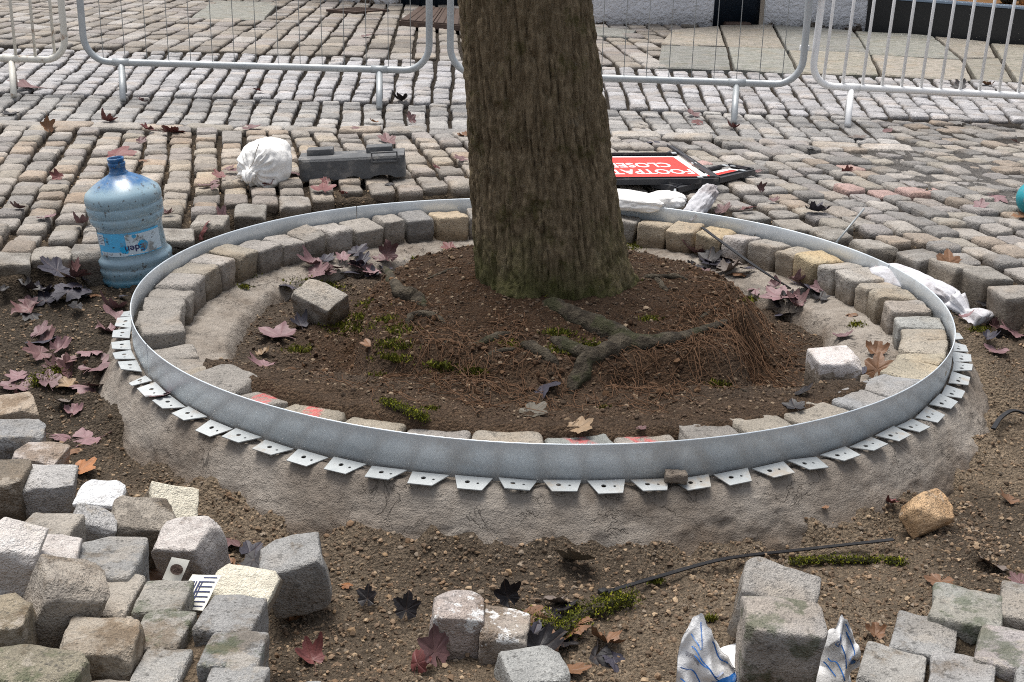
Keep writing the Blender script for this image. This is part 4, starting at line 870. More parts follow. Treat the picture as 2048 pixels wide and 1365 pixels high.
sign((c[0], c[1], .028), (0, 0, a2), 'second sign frame lying askew under the footpath sign', W=W2-.04, D=.10, ext=.0, text=False)

m = MB(); a = at(1350, 380, .03); b = at(1347, 408, .0); m.tube([a-a, b-a], .006, 6); pr_ = ob('sign_prop', m.mesh('sign_prop'), M['tube'], None, a); tag(pr_, 'thin galvanised rod hanging below the fallen signs over the edging', 'rod')

# ------------------------------------------------------------------ ties, rods, hook
def strip(pts, wd, th_, label, mat='black', cat='cable tie', head=False, name='cable_tie'):
    P = spline([drop(x, y, dz) if z is None else at(x, y, z) for x, y, z, dz in pts], 40); T = np.gradient(P, axis=0); T /= np.linalg.norm(T, axis=1, keepdims=True); N = np.cross(T, [0, 0, 1.0]); N /= np.linalg.norm(N, axis=1, keepdims=True); Bz = np.cross(N, T)
    V = np.stack([P-N*wd/2, P+N*wd/2, P+N*wd/2+Bz*th_, P-N*wd/2+Bz*th_], 1).reshape(-1, 3); n = len(P); F = [(i*4+j, i*4+(j+1) % 4, (i+1)*4+(j+1) % 4, (i+1)*4+j) for i in range(n-1) for j in range(4)]+[(0, 3, 2, 1), (n*4-4, n*4-3, n*4-2, n*4-1)]
    o = P[0].copy(); t = thing(name, label, cat, o); ob('strap', mk('strap', V-o, np.array(F), False), M[mat], t)
    if head: m = MB(); m.box((0, 0, .004), (.018, .016, .012), np.array(Matrix.Rotation(math.atan2(T[0][1], T[0][0]), 3, 'Z')), .002); ob('head', m.mesh('head'), M[mat], t)
strip([(1205, 1198, None, .012), (1320, 1170, None, .02), (1450, 1135, None, .02), (1600, 1115, None, .018), (1785, 1100, None, .025)], .011, .0025, 'long black cable tie lying across the earth in front', head=True)
strip([(1404, 456, -.005, 0), (1450, 490, -.04, 0), (1520, 540, -.09, 0), (1597, 588, -.16, 0)], .014, .003, 'black strap leaning from the ring stones down to the leaves')
strip([(1985, 868, None, .012), (2000, 850, None, .02), (2025, 843, None, .03), (2060, 848, None, .02)], .012, .005, 'black plastic hook on the earth at the right picture edge', cat='hook', name='plastic_hook')
P = at(1672, 486, .0); Q = at(1728, 418, .10); m = MB(); m.tube([P*0, Q-P], .004, 6); tag(ob('thin_rod', m.mesh('thin_rod'), M['wire'], None, P), 'thin grey rod sticking up between the edge setts', 'rod')

# ------------------------------------------------------------------ cement bag and paper litter
cb = thing('cement_bag', 'crumpled white cement bag with blue print under the green stained sett', 'bag', at(1545, 1345, -.22))
def lobe(c, sx, sz, lean, seed, pk=0.0):
    def S(u, v, off=0.0):
        u = np.asarray(u, float); v = np.asarray(v, float); fold = (.010*np.sin(u*5+v*3+seed)+.016*vn(xyz(u*2.5, v*3, seed), seed))*(1-.6*np.clip(v, 0, 1))+.008*np.abs(((u*.9+v*1.3+seed*.37) % 1)-.5)*2+.006*np.abs(((u*1.3-v*2.1+seed*.71) % 1)-.5)*2
        wv = sx*(1-.45*np.clip(v, 0, 1)**2); x = u*wv+lean*v*.10; z = v*sz*(1-.42*np.abs(u-pk)**1.3)+.006*vn(xyz(u*4, v*4, seed+2.0), seed+3); y = -.045*np.cos(u*1.5)*(1-v*.6)+fold-.0+off*-1
        return np.stack([x+c[0], y+c[1], z+c[2]], -1)
    return S
base = np.array(cb.location)
bl = lobe(at(1416, 1345, -.16)-base+np.array([0, .0, -.01]), .056, .130, -.10, 3, -.4); br = lobe(at(1682, 1335, -.17)-base+np.array([0, .02, .0]), .040, .098, .0, 5, -.1)
def sheet(S, nm, mat, n=40, off=0.0, back=.03):
    U, W = np.meshgrid(np.linspace(-1, 1, n), np.linspace(-.25, 1, n)); A_ = S(U, W, off); B_ = A_+np.array([0, back, 0])*(1-.8*np.clip(W, 0, 1))[..., None]*np.cos(U*1.5)[..., None]**.5 if back else None
    V = A_.reshape(-1, 3); F = gridf(n, n)
    if back: V = np.concatenate([V, B_.reshape(-1, 3)]); F = np.concatenate([F, gridf(n, n)[:, ::-1]+n*n])
    return ob(nm, mk(nm, V, F), M[mat], cb)
sl = sheet(bl, 'bag_lobe', 'cement'); sr = sheet(br, 'bag_lobe', 'cement')
m = MB(); n = 22; U, W = np.meshgrid(np.linspace(-1, 1, n), np.linspace(-1, 1, n)); V = np.stack([U*.14, W*.09, .025+.02*fbm(xyz(U*2, W*2, 8.0), 3, 9)-.03*(np.abs(U)**4+np.abs(W)**4)], -1).reshape(-1, 3); m.add(V, [gridf(n, n)]); ob('bag_sheet', m.mesh('bag_sheet'), M['cement'], cb)
def patch(S, u0, u1, v0, v1, par, mat='blueink', nm='print_patch', n=8):
    U, W = np.meshgrid(np.linspace(u0, u1, n), np.linspace(v0, v1, n)); ob(nm, mk(nm, S(U, W+.05*np.sin(U*6), .0022).reshape(-1, 3), gridf(n, n)), M[mat], par)
patch(bl, .05, .92, -.25, .16, sl); patch(br, .35, .9, .05, .22, sr)
def pline(S, pts, par, wd=.0016):
    P = spline(np.array([(u, v, 0) for u, v in pts]), 16); A_ = S(P[:, 0], P[:, 1], .0022); V = np.stack([A_-np.array([wd/2, 0, wd/2]), A_+np.array([wd/2, 0, wd/2])], 1).reshape(-1, 3)
    ob('print_line', mk('print_line', V, gridf(16, 2)), M['blueink'], par)
for q in ([(-.9, .25), (-.4, .1), (-.2, -.1), (-.6, -.25)], [(-.9, .05), (-.6, -.05), (-.5, -.2)], [(-.7, .75), (-.3, .6), (-.35, .9)], [(-.6, .55), (-.2, .45), (.2, .3), (.5, .25)], [(-.5, .42), (0, .38), (.3, .2)], [(.2, .8), (.5, .6), (.8, .5)]): pline(bl, q, sl)
for q in ([(-.2, .55), (0, .35), (.1, .1)], [(.2, .75), (.5, .6), (.6, .4), (.3, .3)], [(-.6, .2), (-.2, .1), (0, -.1)], [(-.7, .0), (-.3, -.1)], [(.1, .9), (.4, .85)]): pline(br, q, sr)
def lettering(S, s, size, u0, v0, rot, par, mat):
    V, F = text_geo(s, size, .0006); c_, s_ = math.cos(rot), math.sin(rot); u = u0+V[:, 0]*c_-V[:, 1]*s_; v = v0+V[:, 0]*s_+V[:, 1]*c_; ob('lettering', mk('lettering', S(u, v, .0026), [np.array([f]) for f in F]), M[mat], par)
lettering(br, 'GE', .30, -.35, .62, .9, sr, 'blueink'); lettering(br, 'CE', .16, -.10, .80, .9, sr, 'ink')
for i in range(4): patch(bl, -.75, -.35, .36+.02*i, .367+.02*i, sl, 'ink', 'print_line', 3)
def paper(px, py, z, w, h, rot, label, lines, blot_=False):
    P = at(px, py, z); t = thing('paper_scrap', label, 'paper', P, rot); n = 6; U, W = np.meshgrid(np.linspace(-w/2, w/2, n), np.linspace(-h/2, h/2, n)); zf = lambda u, v: .006*np.sin(u*40)+.004*np.sin(v*60)
    V = np.stack([U+.15*W, W, zf(U, W)], -1).reshape(-1, 3); sh = ob('sheet', mk('sheet', np.concatenate([V, V-np.array([0, 0, .0008])]), np.concatenate([gridf(n, n), gridf(n, n)[:, ::-1]+n*n])), M['paper'], t)
    for i in range(lines):
        v0 = -h*.4+h*.8*i/max(1, lines-1); U, W = np.meshgrid(np.linspace(-w*.1 if i % 2 else -w*.05, w*.42, 5), [v0, v0+.0022]); ob('print_line', mk('print_line', np.stack([U+.15*W, W, zf(U, W)+.001], -1).reshape(-1, 3), gridf(2, 5)), M['ink'], sh)
    for i in range(5 if lines else 0):
        u0 = -w*.42+i*.006; U, W = np.meshgrid([u0, u0+.0025+.001*(i % 2)], np.linspace(-h*.35, h*.3, 5)); ob('print_line', mk('print_line', np.stack([U+.15*W, W, zf(U, W)+.001], -1).reshape(-1, 3), gridf(5, 2)), M['ink'], sh)
    if blot_:
        tt = np.linspace(0, 2*math.pi, 13)[:-1]; V = [(0, 0, .0065)]+[(.012*math.cos(q), .010*math.sin(q), .0065) for q in tt]; ob('print_patch', mk('print_patch', V, np.array([(0, i+1, (i+1) % 12+1) for i in range(12)])), M['rustplate'], sh)
paper(395, 1185, -.03, .06, .07, (.5, .0, -.2), 'white paper scrap with fine black print among the laid setts', 7)
paper(352, 1140, -.03, .032, .042, (1.0, .35, .3), 'cream paper scrap with a dark round print below the pinkish sett', 0, True)

# ------------------------------------------------------------------ gravel, moss, twigs
def ico():
    f = (1+5**.5)/2; V = np.array([(-1, f, 0), (1, f, 0), (-1, -f, 0), (1, -f, 0), (0, -1, f), (0, 1, f), (0, -1, -f), (0, 1, -f), (f, 0, -1), (f, 0, 1), (-f, 0, -1), (-f, 0, 1)], float); V /= np.linalg.norm(V[0])
    F = np.array([(0, 11, 5), (0, 5, 1), (0, 1, 7), (0, 7, 10), (0, 10, 11), (1, 5, 9), (5, 11, 4), (11, 10, 2), (10, 7, 6), (7, 1, 8), (3, 9, 4), (3, 4, 2), (3, 2, 6), (3, 6, 8), (3, 8, 9), (4, 9, 5), (2, 4, 11), (6, 2, 10), (8, 6, 7), (9, 8, 1)]); return V, F
IV, IF = ico()
def gravel(n, xr, yr, test, smin, smax, cols, name, pw=3.0):
    x = rng.uniform(*xr, n); y = rng.uniform(*yr, n); ok = test(x, y); x, y = x[ok], y[ok]; z = height(x, y); m = len(x); s = smin+(smax-smin)*rng.random(m)**(pw*1.6)
    q = IV[None]*(1+rng.uniform(-.38, .38, (m, 12, 1)))*(s[:, None, None]*rng.uniform(.65, 1.25, (m, 1, 3))); a = rng.uniform(0, 6.28, m); ca, sa = np.cos(a)[:, None], np.sin(a)[:, None]
    V = np.stack([q[..., 0]*ca-q[..., 1]*sa+x[:, None], q[..., 0]*sa+q[..., 1]*ca+y[:, None], q[..., 2]*.8+z[:, None]+s[:, None]*.25], -1).reshape(-1, 3)
    F = (IF[None]+np.arange(m)[:, None, None]*12).reshape(-1, 3); c = np.array(cols)[rng.integers(len(cols), size=m)]*rng.uniform(.5, 1.15, (m, 1))*np.array((1.08, .98, .88)); C = np.repeat(c, 12, 0)
    o = ob(name, mk(name, V, F, False, C), M['gravelm']); tag(o, kind='stuff'); return o
t = NT('gravel_stone'); M['gravelm'] = t.done(t.scale(attr(t), t.math('MULTIPLY_ADD', t.noise(150, 4), 1.0, .5)), .85, None, .25)
GC = [(.22, .168, .118), (.17, .13, .095), (.26, .20, .145), (.13, .10, .075), (.31, .25, .18), (.21, .185, .155), (.15, .115, .085)]
pitok = lambda x, y: (pdist(x, y, PIT) > .05) & (np.hypot(x, y) > 1.375)
o = gravel(42000, (-1.0, 1.1), (-2.1, -1.0), pitok, .0012, .0068, GC, 'front_gravel', 4.0); o['label'] = 'fine brown gravel strewn over the dug earth in front of the ring'
o = gravel(16000, (1.0, 1.8), (-1.6, .5), pitok, .0012, .0068, GC, 'side_gravel', 4.0); o['label'] = 'fine brown gravel over the dug earth right of the ring'
o = gravel(9000, (-1.8, -1.0), (-1.5, .3), pitok, .0015, .007, GC, 'left_gravel', 4.0); o['label'] = 'dark fine gravel over the dug earth left of the ring'
insok = lambda x, y: (np.hypot(x, y) < 1.10) & (np.hypot(x-TC[0], y-TC[1]) > .28)
o = gravel(38000, (-1.1, 1.1), (-1.1, 1.0), insok,   .0012, .0075, [(.09, .062, .043), (.13, .095, .07), (.17, .13, .09), (.06, .043, .03), (.22, .18, .135), (.08, .06, .045)], 'planting_gravel', 4.5); o['label'] = 'crumbly earth and small pebbles around the tree roots'
o = gravel(2200, (-.75, .95), (-.95, .3), lambda x, y: (np.hypot(x-TC[0], y-TC[1]) > .45) & (np.hypot(x-TC[0], y-TC[1]) < .9), .003, .011, [(.075, .042, .022), (.055, .032, .018), (.095, .058, .033)], 'earth_clods', 1.6); o['label'] = 'dark crumbly earth clods on the slope of the mound'
o = gravel(1600, (-1.8, 1.8), (-2.1, -.2), pitok, .003, .010, [(.17, .12, .08), (.13, .095, .065), (.21, .155, .10)], 'dug_earth_clods', 2.2); o['label'] = 'brown earth clods on the dug ground around the ring'
jok = lambda x, y: (pdist(x, y, PIT) < 0) & (np.hypot(x, y) > 1.36) & (pdist(x, y, GRIT) < .1)
o = gravel(9000, (-2.4, 2.0), (.3, 2.6), jok, .002, .008, [(.30, .24, .17), (.2, .155, .11), (.36, .3, .22)], 'joint_sand', 2.5); o['label'] = 'sandy crumbs lying in the joints of the street setts'
def moss_geo(cs, n, spread, h=.009, wide=.004, cols=((.085, .09, .016), (.14, .145, .022), (.05, .055, .014), (.20, .19, .03))):
    V = []; F = []; C = []
    for (cx, cy, k) in cs:
        for q in range(int(n*k)):
            P = drop(random.gauss(cx, spread[0]*k), random.gauss(cy, spread[1]*k), 0, 6); a = random.uniform(0, 6.28); l = h*random.uniform(.5, 1.3); d = np.array([math.cos(a), math.sin(a), 0])*wide*random.uniform(.5, 1.2); up = np.array([random.gauss(0, .5)*l, random.gauss(0, .5)*l, l]); k0 = len(V)
            V += [P-d, P+d, P+up+d*.2]; F.append((k0, k0+1, k0+2)); C += [random.choice(cols)]*3
    return V, F, C
t = NT('moss_blades'); M['mossm'] = t.done(attr(t), .9, None, .1)
V, F, C = moss_geo([(620, 568, 1.0), (700, 655, 1.2), (790, 690, 1.0), (800, 660, .8), (770, 640, .6), (880, 735, .8), (750, 755, .5), (1120, 668, .7), (1130, 700, .9), (1180, 690, .7), (835, 520, .4), (720, 635, .6), (1300, 640, .5), (100, 765, .8), (500, 552, .4), (1225, 525, 1.0), (1245, 500, .8), (1240, 560, .8), (1120, 585, .8), (1270, 490, .6), (1715, 650, .4), (860, 820, .4), (1960, 660, .5), (1210, 818, .3), (1310, 1165, .35), (80, 905, .3), (1420, 1240, .3), (490, 575, .3), (660, 640, .8), (745, 610, .7), (1500, 600, .5), (1440, 770, .5), (950, 745, .6), (1020, 690, .6), (600, 700, .6), (655, 575, .8), (630, 600, .5), (780, 720, .9), (1300, 690, .5)], 420, (20, 6))
tag(ob('moss', mk('moss', V, np.array(F), False, np.array(C)), M['mossm']), 'yellow-green moss tufts on the earth and around the roots', kind='stuff')
def twig(pts, r, label, moss_amt=140):
    P = spline([drop(x, y, r*1.1) for x, y in pts], 30); o = P[0].copy(); t = thing('mossy_twig', label, 'twig', o, group='mossy twigs'); V, F = tube(P-o, np.interp(np.linspace(0, 1, 30), [0, .5, 1], [r*.7, r, r*.6]), 7); ob('stem', mk('stem', V, F), M['root'], t); V = []; F = []; C = []
    for q in range(int(moss_amt*12)):
        p = P[random.randrange(30)]-o+np.array([random.gauss(0, r), random.gauss(0, r), random.gauss(r*.4, r*.6)]); a = random.uniform(0, 6.28); d = np.array([math.cos(a), math.sin(a), random.uniform(-.6, .6)])*.0022; k0 = len(V); V += [p-d, p+d, p+np.array([random.gauss(0, .0025), random.gauss(0, .0025), .0035])]; F.append((k0, k0+1, k0+2)); C += [random.choice(((.07, .08, .012), (.12, .13, .018), (.035, .04, .01), (.20, .20, .02)))]*3
    ob('moss_cover', mk('moss_cover', V, np.array(F), False, np.array(C)), M['mossm'], t)
twig([(1072, 1258), (1130, 1272), (1165, 1245), (1215, 1222), (1262, 1212)], .013, 'thick mossy twig beside the two upright setts', 260)
twig([(1585, 1132), (1650, 1128), (1730, 1128), (1805, 1132)], .007, 'straight mossy twig under the long cable tie', 160)
twig([(768, 810), (800, 822), (830, 835), (850, 848)], .007, 'short mossy twig inside the front of the ring', 120)
twig([(70, 775), (100, 765), (125, 750)], .012, 'stubby moss lump on the dark earth left of the ring', 180)

# ------------------------------------------------------------------ leaves
def leaf_mesh(seed, curl):
    r0 = np.random.default_rng(seed); n = 60; th_ = np.arange(n)*2*math.pi/n; lob = [90, 90-52, 90+52, 90-112, 90+112]; ll = [1.0, .92, .92, .62, .62]; R_ = np.full(n, .52); ve = np.zeros(n)
    for a, l in zip(lob, ll):
        d = np.abs((np.degrees(th_)-a+180) % 360-180); w_ = np.clip(1-d/36, 0, 1); R_ = np.maximum(R_, .42+(l-.42)*w_**.9); R_ = np.maximum(R_, np.where(np.abs(d-15) < 3.2, l*.80, 0)); ve = np.maximum(ve, np.clip(1-d/7, 0, 1))
    R_ *= r0.uniform(.9, 1.07, n); dstem = np.abs((np.degrees(th_)-270+180) % 360-180); R_ = np.where(dstem < 14, .10, R_)
    rings = [.0, .28, .55, .8, 1.0]; V = [(0, 0, 0)]; vv = [1.0]; c1, c2, c3 = r0.normal(0, 1, 3); ph = r0.uniform(0, 6.28)
    for q in rings[1:]:
        for i in range(n):
            r = R_[i]*q; x, y = r*math.cos(th_[i]), r*math.sin(th_[i]); z = curl*(.35*r*r*(1+.6*math.cos(2*(th_[i]-ph)))+.10*math.sin(3*x*c1+2)*r+.12*math.sin(4*y*c2)*r)+.05*curl*math.sin(th_[i]*5+ph)*r-.04*ve[i]*r
            V.append((x*(1-.12*curl*r), y*(1-.12*curl*r), z)); vv.append(ve[i])
    Ft = [(0, i+1, (i+1) % n+1) for i in range(n)]; Fq = [(1+k*n+i, 1+(k+1)*n+i, 1+(k+1)*n+(i+1) % n, 1+k*n+(i+1) % n) for k in range(3) for i in range(n)]
    sv_, sf = tube(spline([(0, -.05, 0), (.05*c3, -.4, .06), (.14*c3, -.75, .05)], 7), .014, 4, False); k0 = len(V); V = np.concatenate([np.array(V), sv_]); vv += [.8]*len(sv_)
    me = mk('leaf', V, [np.array(Ft), np.concatenate([np.array(Fq), sf[0]+k0])]); a = me.attributes.new('vein', 'FLOAT', 'POINT'); a.data.foreach_set('value', np.array(vv, np.float32)); me.materials.append(M['leaf']); return me
LM = [leaf_mesh(i, [.3, .5, .8, 1.2, .4, .6, 1.0, -.5, -.8, 1.5][i]) for i in range(10)]
LCOL = {'p': (.175, .098, .105), 'd': (.034, .031, .045), 'b': (.17, .085, .042), 'r': (.13, .040, .038), 't': (.25, .17, .10), 'g': (.14, .112, .096), 'o': (.28, .115, .04), 'k': (.014, .012, .014), 'v': (.10, .085, .062), 'm': (.125, .065, .065)}
LN = {'p': 'mauve', 'd': 'slate dark', 'b': 'brown', 'r': 'dark red', 't': 'tan', 'g': 'grey-brown', 'o': 'orange', 'k': 'black', 'v': 'olive and purple', 'm': 'maroon'}
leaves = [
 # left earth
 (115, 545, 72, 'd', 'spread beside the water bottle base, uppermost of the dark pile'), (135, 588, 78, 'd', 'in the pile below the bottle, nearest it'), (92, 606, 66, 'd', 'in the pile below the bottle, farthest left'), (60, 610, 40, 'p', 'left end of the pile below the bottle'), (190, 592, 34, 'b', 'crumpled at the foot of the bottle'), (240, 598, 30, 'd', 'tucked between bottle and edging band'),
 (150, 560, 50, 'm', 'leaning on the bottle side'), (232, 622, 62, 'p', 'against the outside of the edging, uppermost there'), (236, 640, 66, 'p', 'overlapping pair against the edging, broader one'), (222, 664, 56, 'p', 'lowest against the edging above the first tabs'), (92, 684, 72, 'd', 'curled alone on the dark earth left of the tabs'), (182, 708, 56, 'p', 'folded, left of the second visible tab'), (186, 740, 76, 'p', 'left of the tabs, large and domed'), (40, 756, 48, 'p', 'near the left picture edge beside the moss lump'),
 (186, 778, 66, 'p', 'just left of the mortar skirt, jagged'), (34, 780, 74, 'p', 'at the left picture edge below the moss lump'), (138, 775, 66, 't', 'between the moss lump and mortar skirt'), (36, 802, 40, 'm', 'small, above the tan topped sett'), (130, 808, 50, 'g', 'below the tan leaf by the mortar'), (146, 830, 46, 'p', 'small, low left of the mortar skirt'), (172, 880, 92, 'p', 'largest, right of the rounded grey sett'), (150, 905, 50, 'b', 'curled beneath the large mauve leaf'), (158, 945, 66, 'o', 'beside the pale pinkish sett'), (140, 952, 40, 'k', 'under the orange leaf by the pale setts'),
 # left street
 (232, 312, 66, 'r', 'lying behind the bottle neck'), (60, 178, 70, 'm', 'under the off-white barrier foot'), (18, 232, 40, 'k', 'at the left picture edge below the off-white barrier'), (215, 245, 40, 'r', 'on the setts under the mesh barrier foot'), (96, 268, 36, 'b', 'standing in a joint near the left edge'), (298, 262, 34, 'r', 'on the long setts, left of its red neighbour'), (342, 266, 52, 'r', 'on the long setts, right of the brown one'), (286, 322, 24, 'b', 'small, right of the bottle neck'), (410, 374, 40, 'm', 'in a joint below the plump sandbag'), (440, 462, 60, 'p', 'standing at the sett edge behind the band, left'), (400, 480, 46, 'r', 'behind the band next to the standing mauve leaf'), (370, 500, 50, 'k', 'dark against the band right of the bottle'),
 (90, 440, 44, 'p', 'on dark setts left of the bottle, small'), (165, 450, 40, 'p', 'touching the bottle left shoulder'), (40, 420, 36, 'm', 'in a joint at the left, above the dark setts'), (535, 372, 30, 'r', 'in front of the plump sandbag'), (645, 382, 56, 'r', 'in front of the rubber block'), (592, 348, 40, 'm', 'at the left end of the rubber block'), (540, 348, 40, 'b', 'tucked under the sandbag knot'), (500, 258, 44, 'm', 'behind the plump sandbag'), (720, 258, 30, 'm', 'behind the rubber block, left'), (775, 285, 44, 'm', 'behind the rubber block, right'), (822, 250, 30, 'm', 'upright in a joint left of the trunk'), (805, 203, 36, 'k', 'on the band edge beside the mesh barrier foot'), (750, 247, 22, 'o', 'small, under the mesh barrier right foot'), (930, 275, 34, 'b', 'against the trunk left edge'), (925, 320, 34, 'm', 'in a joint against the trunk, lower'), (775, 370, 20, 'k', 'small, right of the rubber block'), (735, 73, 34, 'm', 'on the lane by the mesh barrier end'),
 # right street
 (1205, 258, 26, 'o', 'right against the trunk edge behind the sign'), (1308, 284, 56, 'd', 'behind the sign frame'), (1330, 318, 40, 'd', 'lying on the white corner of the sign'), (1385, 232, 40, 'm', 'on the setts below the mesh barrier'), (1468, 258, 30, 'r', 'at the mesh barrier front foot'), (1920, 178, 36, 'k', 'on the pale band under the white barrier'), (1975, 172, 34, 'b', 'on the pale band near the right edge'), (1715, 278, 40, 'g', 'by the white barrier foot'), (1990, 395, 40, 'p', 'on the grit covered setts at the right'), (1960, 415, 34, 'p', 'on the setts below the other grit one'), (2040, 435, 44, 'b', 'at the right picture edge under the teal item'), (1420, 345, 26, 'r', 'caught in the lower sign frame'), (1355, 370, 34, 'm', 'lying in the corner of the lower sign'), (1445, 425, 44, 'm', 'beside the crumpled bag end'), (1520, 388, 24, 'm', 'upright in a joint right of the signs'), (1545, 405, 26, 'm', 'flat, right of the signs'), (1630, 425, 60, 'd', 'soaked, flattened on edge setts'), (1720, 400, 22, 'b', 'on the setts right of the soaked leaf'),
 (1895, 545, 52, 'b', 'standing large against the right edge setts'), (1990, 600, 60, 'b', 'curled near the right edge setts'), (1985, 640, 60, 'm', 'below the curled one at the right'), (2025, 625, 56, 'k', 'dark, at the right picture edge'), (2030, 668, 66, 'p', 'flat at the right picture edge'), (1995, 705, 56, 'p', 'on earth right of the mortar skirt'), (1975, 680, 36, 'd', 'small, right of the last tabs'), (1850, 545, 36, 'm', 'small, behind the dirty white bag'),
 # inside ring
 (775, 527, 52, 'm', 'standing, left of the trunk'), (735, 545, 56, 'p', 'left of the trunk, middle of the row'), (690, 545, 50, 'd', 'left of the trunk, left of the mauve ones'), (628, 548, 54, 'p', 'left end of the row behind the tilted sett'), (775, 540, 34, 'd', 'small, close to the trunk'), (572, 572, 44, 'd', 'on the inner mortar edge'), (900, 500, 36, 'r', 'small, by the back mortar left of the trunk'), (560, 676, 92, 'p', 'large, left of the mound'), (602, 655, 44, 'd', 'on top of the large mauve leaf'), (528, 735, 62, 'p', 'by the inner mortar at lower left'), (525, 712, 36, 't', 'narrow and dry, above the lower left one'), (650, 648, 40, 'k', 'in the shade of the tilted sett'),
 (1085, 775, 84, 'd', 'under the root tip at the front'), (1060, 830, 66, 'v', 'below the dark leaf, near the front ring stones'), (1155, 860, 60, 't', 'on the ring stones at the front'), (950, 765, 44, 'b', 'under the left fine roots'), (740, 695, 40, 'b', 'narrow, left of the roots'), (1280, 862, 24, 'm', 'tiny, by the red marked ring stone'),
 (1395, 510, 60, 'm', 'in the heap right of the trunk, left end'), (1415, 525, 56, 'k', 'in the heap right of the trunk, lowest'), (1450, 545, 66, 'g', 'in the heap right of the trunk, broad and pale'), (1440, 515, 50, 'd', 'in the heap right of the trunk, uppermost'), (1480, 550, 40, 'b', 'at the right end of the heap'), (1620, 583, 80, 'd', 'large, at the end of the black strap'), (1560, 597, 70, 'p', 'left of the large slate one, broad'), (1510, 582, 40, 'p', 'small, left of the broad mauve one'), (1572, 632, 64, 'd', 'flat on pebbles, alone'), (1640, 600, 44, 'k', 'tucked below the large slate one'), (1590, 610, 50, 'm', 'below the broad mauve one'), (1680, 678, 48, 'p', 'alone near the right inner mortar'), (1750, 710, 56, 'b', 'curled behind the paint dripped sett'), (1728, 745, 44, 'd', 'right behind the paint dripped sett'), (1752, 758, 58, 'b', 'leaning right of the paint dripped sett'), (1600, 790, 50, 'k', 'wet, left of the paint dripped sett'), (1590, 820, 50, 'k', 'wet, by the front right ring stones'), (1700, 632, 26, 'b', 'tiny, on the right inner mortar'),
 # foreground
 (1155, 1135, 92, 'v', 'single large, propped on the mortar skirt'), (1110, 1210, 90, 'g', 'half buried between setts and mortar'), (1015, 1215, 66, 'k', 'behind the two upright setts'), (1120, 1240, 40, 'k', 'above the thick mossy twig'), (1210, 1285, 84, 'b', 'crumpled, right of the thick mossy twig'), (1125, 1290, 66, 'k', 'under the thick mossy twig'), (1225, 1320, 60, 'd', 'below the crumpled brown leaf'), (1140, 1345, 70, 'b', 'by the rounded grey sett at the bottom'), (870, 1330, 90, 'm', 'in front of the taller upright sett'), (835, 1345, 56, 'r', 'left of the two upright setts at the bottom'), (812, 1240, 62, 'k', 'on earth left of the two upright setts'), (735, 1215, 50, 'k', 'small, midway between big sett and upright setts'), (625, 1325, 70, 'r', 'curled on earth right of the laid setts'), (580, 1215, 80, 'k', 'wet, below the big grey sett'), (585, 1245, 50, 'b', 'under the wet black leaf by the big sett'), (500, 1110, 60, 'd', 'left of the big grey sett'), (460, 1085, 60, 'm', 'behind the pinkish sett'), (310, 1120, 66, 'k', 'in the gap left of the pinkish sett'), (450, 1150, 60, 'b', 'in the gap below the pinkish sett'), (690, 1175, 24, 'o', 'small, right of the big grey sett'),
 (1985, 1135, 84, 'g', 'large, on gravel near the right edge'), (1880, 1168, 66, 'b', 'flat, above the right laid setts'), (1780, 1010, 34, 'r', 'small, left of the ochre rock'), (2020, 1005, 50, 'b', 'thin, right of the ochre rock'), (1750, 1275, 50, 'b', 'curled beside the cement bag'), (2040, 1170, 50, 'm', 'cut by the right edge above the laid setts'), (1605, 1160, 36, 'm', 'small, behind the grey sett on the bag'), (1650, 1020, 18, 'b', 'tiny, on the mortar skirt')]
HEAPS = [((700, 540), (55, 12), 14, 'x maple leaf in the row left of the trunk', 'pdm'), ((1430, 528), (38, 16), 16, 'x maple leaf in the heap right of the trunk', 'dkmg'), ((1590, 605), (35, 18), 10, 'x maple leaf at the strap end', 'dpk'), ((115, 590), (50, 22), 14, 'x maple leaf in the pile below the bottle', 'dkm'), ((1990, 640), (40, 30), 14, 'x maple leaf littering the earth at right', 'bmpk'), ((420, 1140), (60, 30), 8, 'x maple leaf in the stone heap gaps', 'kb'), ((1110, 1265), (50, 30), 8, 'x maple leaf around the thick mossy twig', 'kbd'), ((120, 740), (70, 60), 14, 'x maple leaf on earth left of the tabs', 'pm'), ((560, 350), (330, 60), 20, 'x maple leaf on setts left of the trunk', 'rm'), ((1600, 330), (260, 60), 14, 'x maple leaf on setts right of the trunk', 'rmk')]
ORD = 'leftmost,second,third,fourth,fifth,sixth,seventh,eighth,ninth,tenth,eleventh,twelfth,thirteenth,fourteenth,fifteenth'.split(',')
for (hx, hy), (sx_, sy_), n_, lab, cs in HEAPS:
    spots = sorted((random.gauss(hx, sx_), random.gauss(hy, sy_), random.choice(cs)) for q in range(n_)); seen = {}; tail = lab.split(' maple leaf ')[1]
    for px_, py_, ck in spots:
        k_ = seen.get(ck, 0); seen[ck] = k_+1; pos = 'leftmost' if k_ == 0 else ORD[min(k_, 14)]+' from the left'
        P = drop(px_, py_, .008+.012*random.random()); d = random.uniform(26, 50)/690 if hy > 420 else random.uniform(22, 40)/690; c = np.array(LCOL[ck])*random.uniform(.8, 1.2)
        o = ob('maple_leaf', LM[random.randrange(10)], M['leaf'], None, P, (random.gauss(0, .3), random.gauss(0, .3), random.uniform(0, 6.28)), c); o.scale = (d*random.uniform(.6, 1), d, d); tag(o, f'{LN[ck]} maple leaf {tail}, {pos}', 'leaf', 'fallen maple leaves')
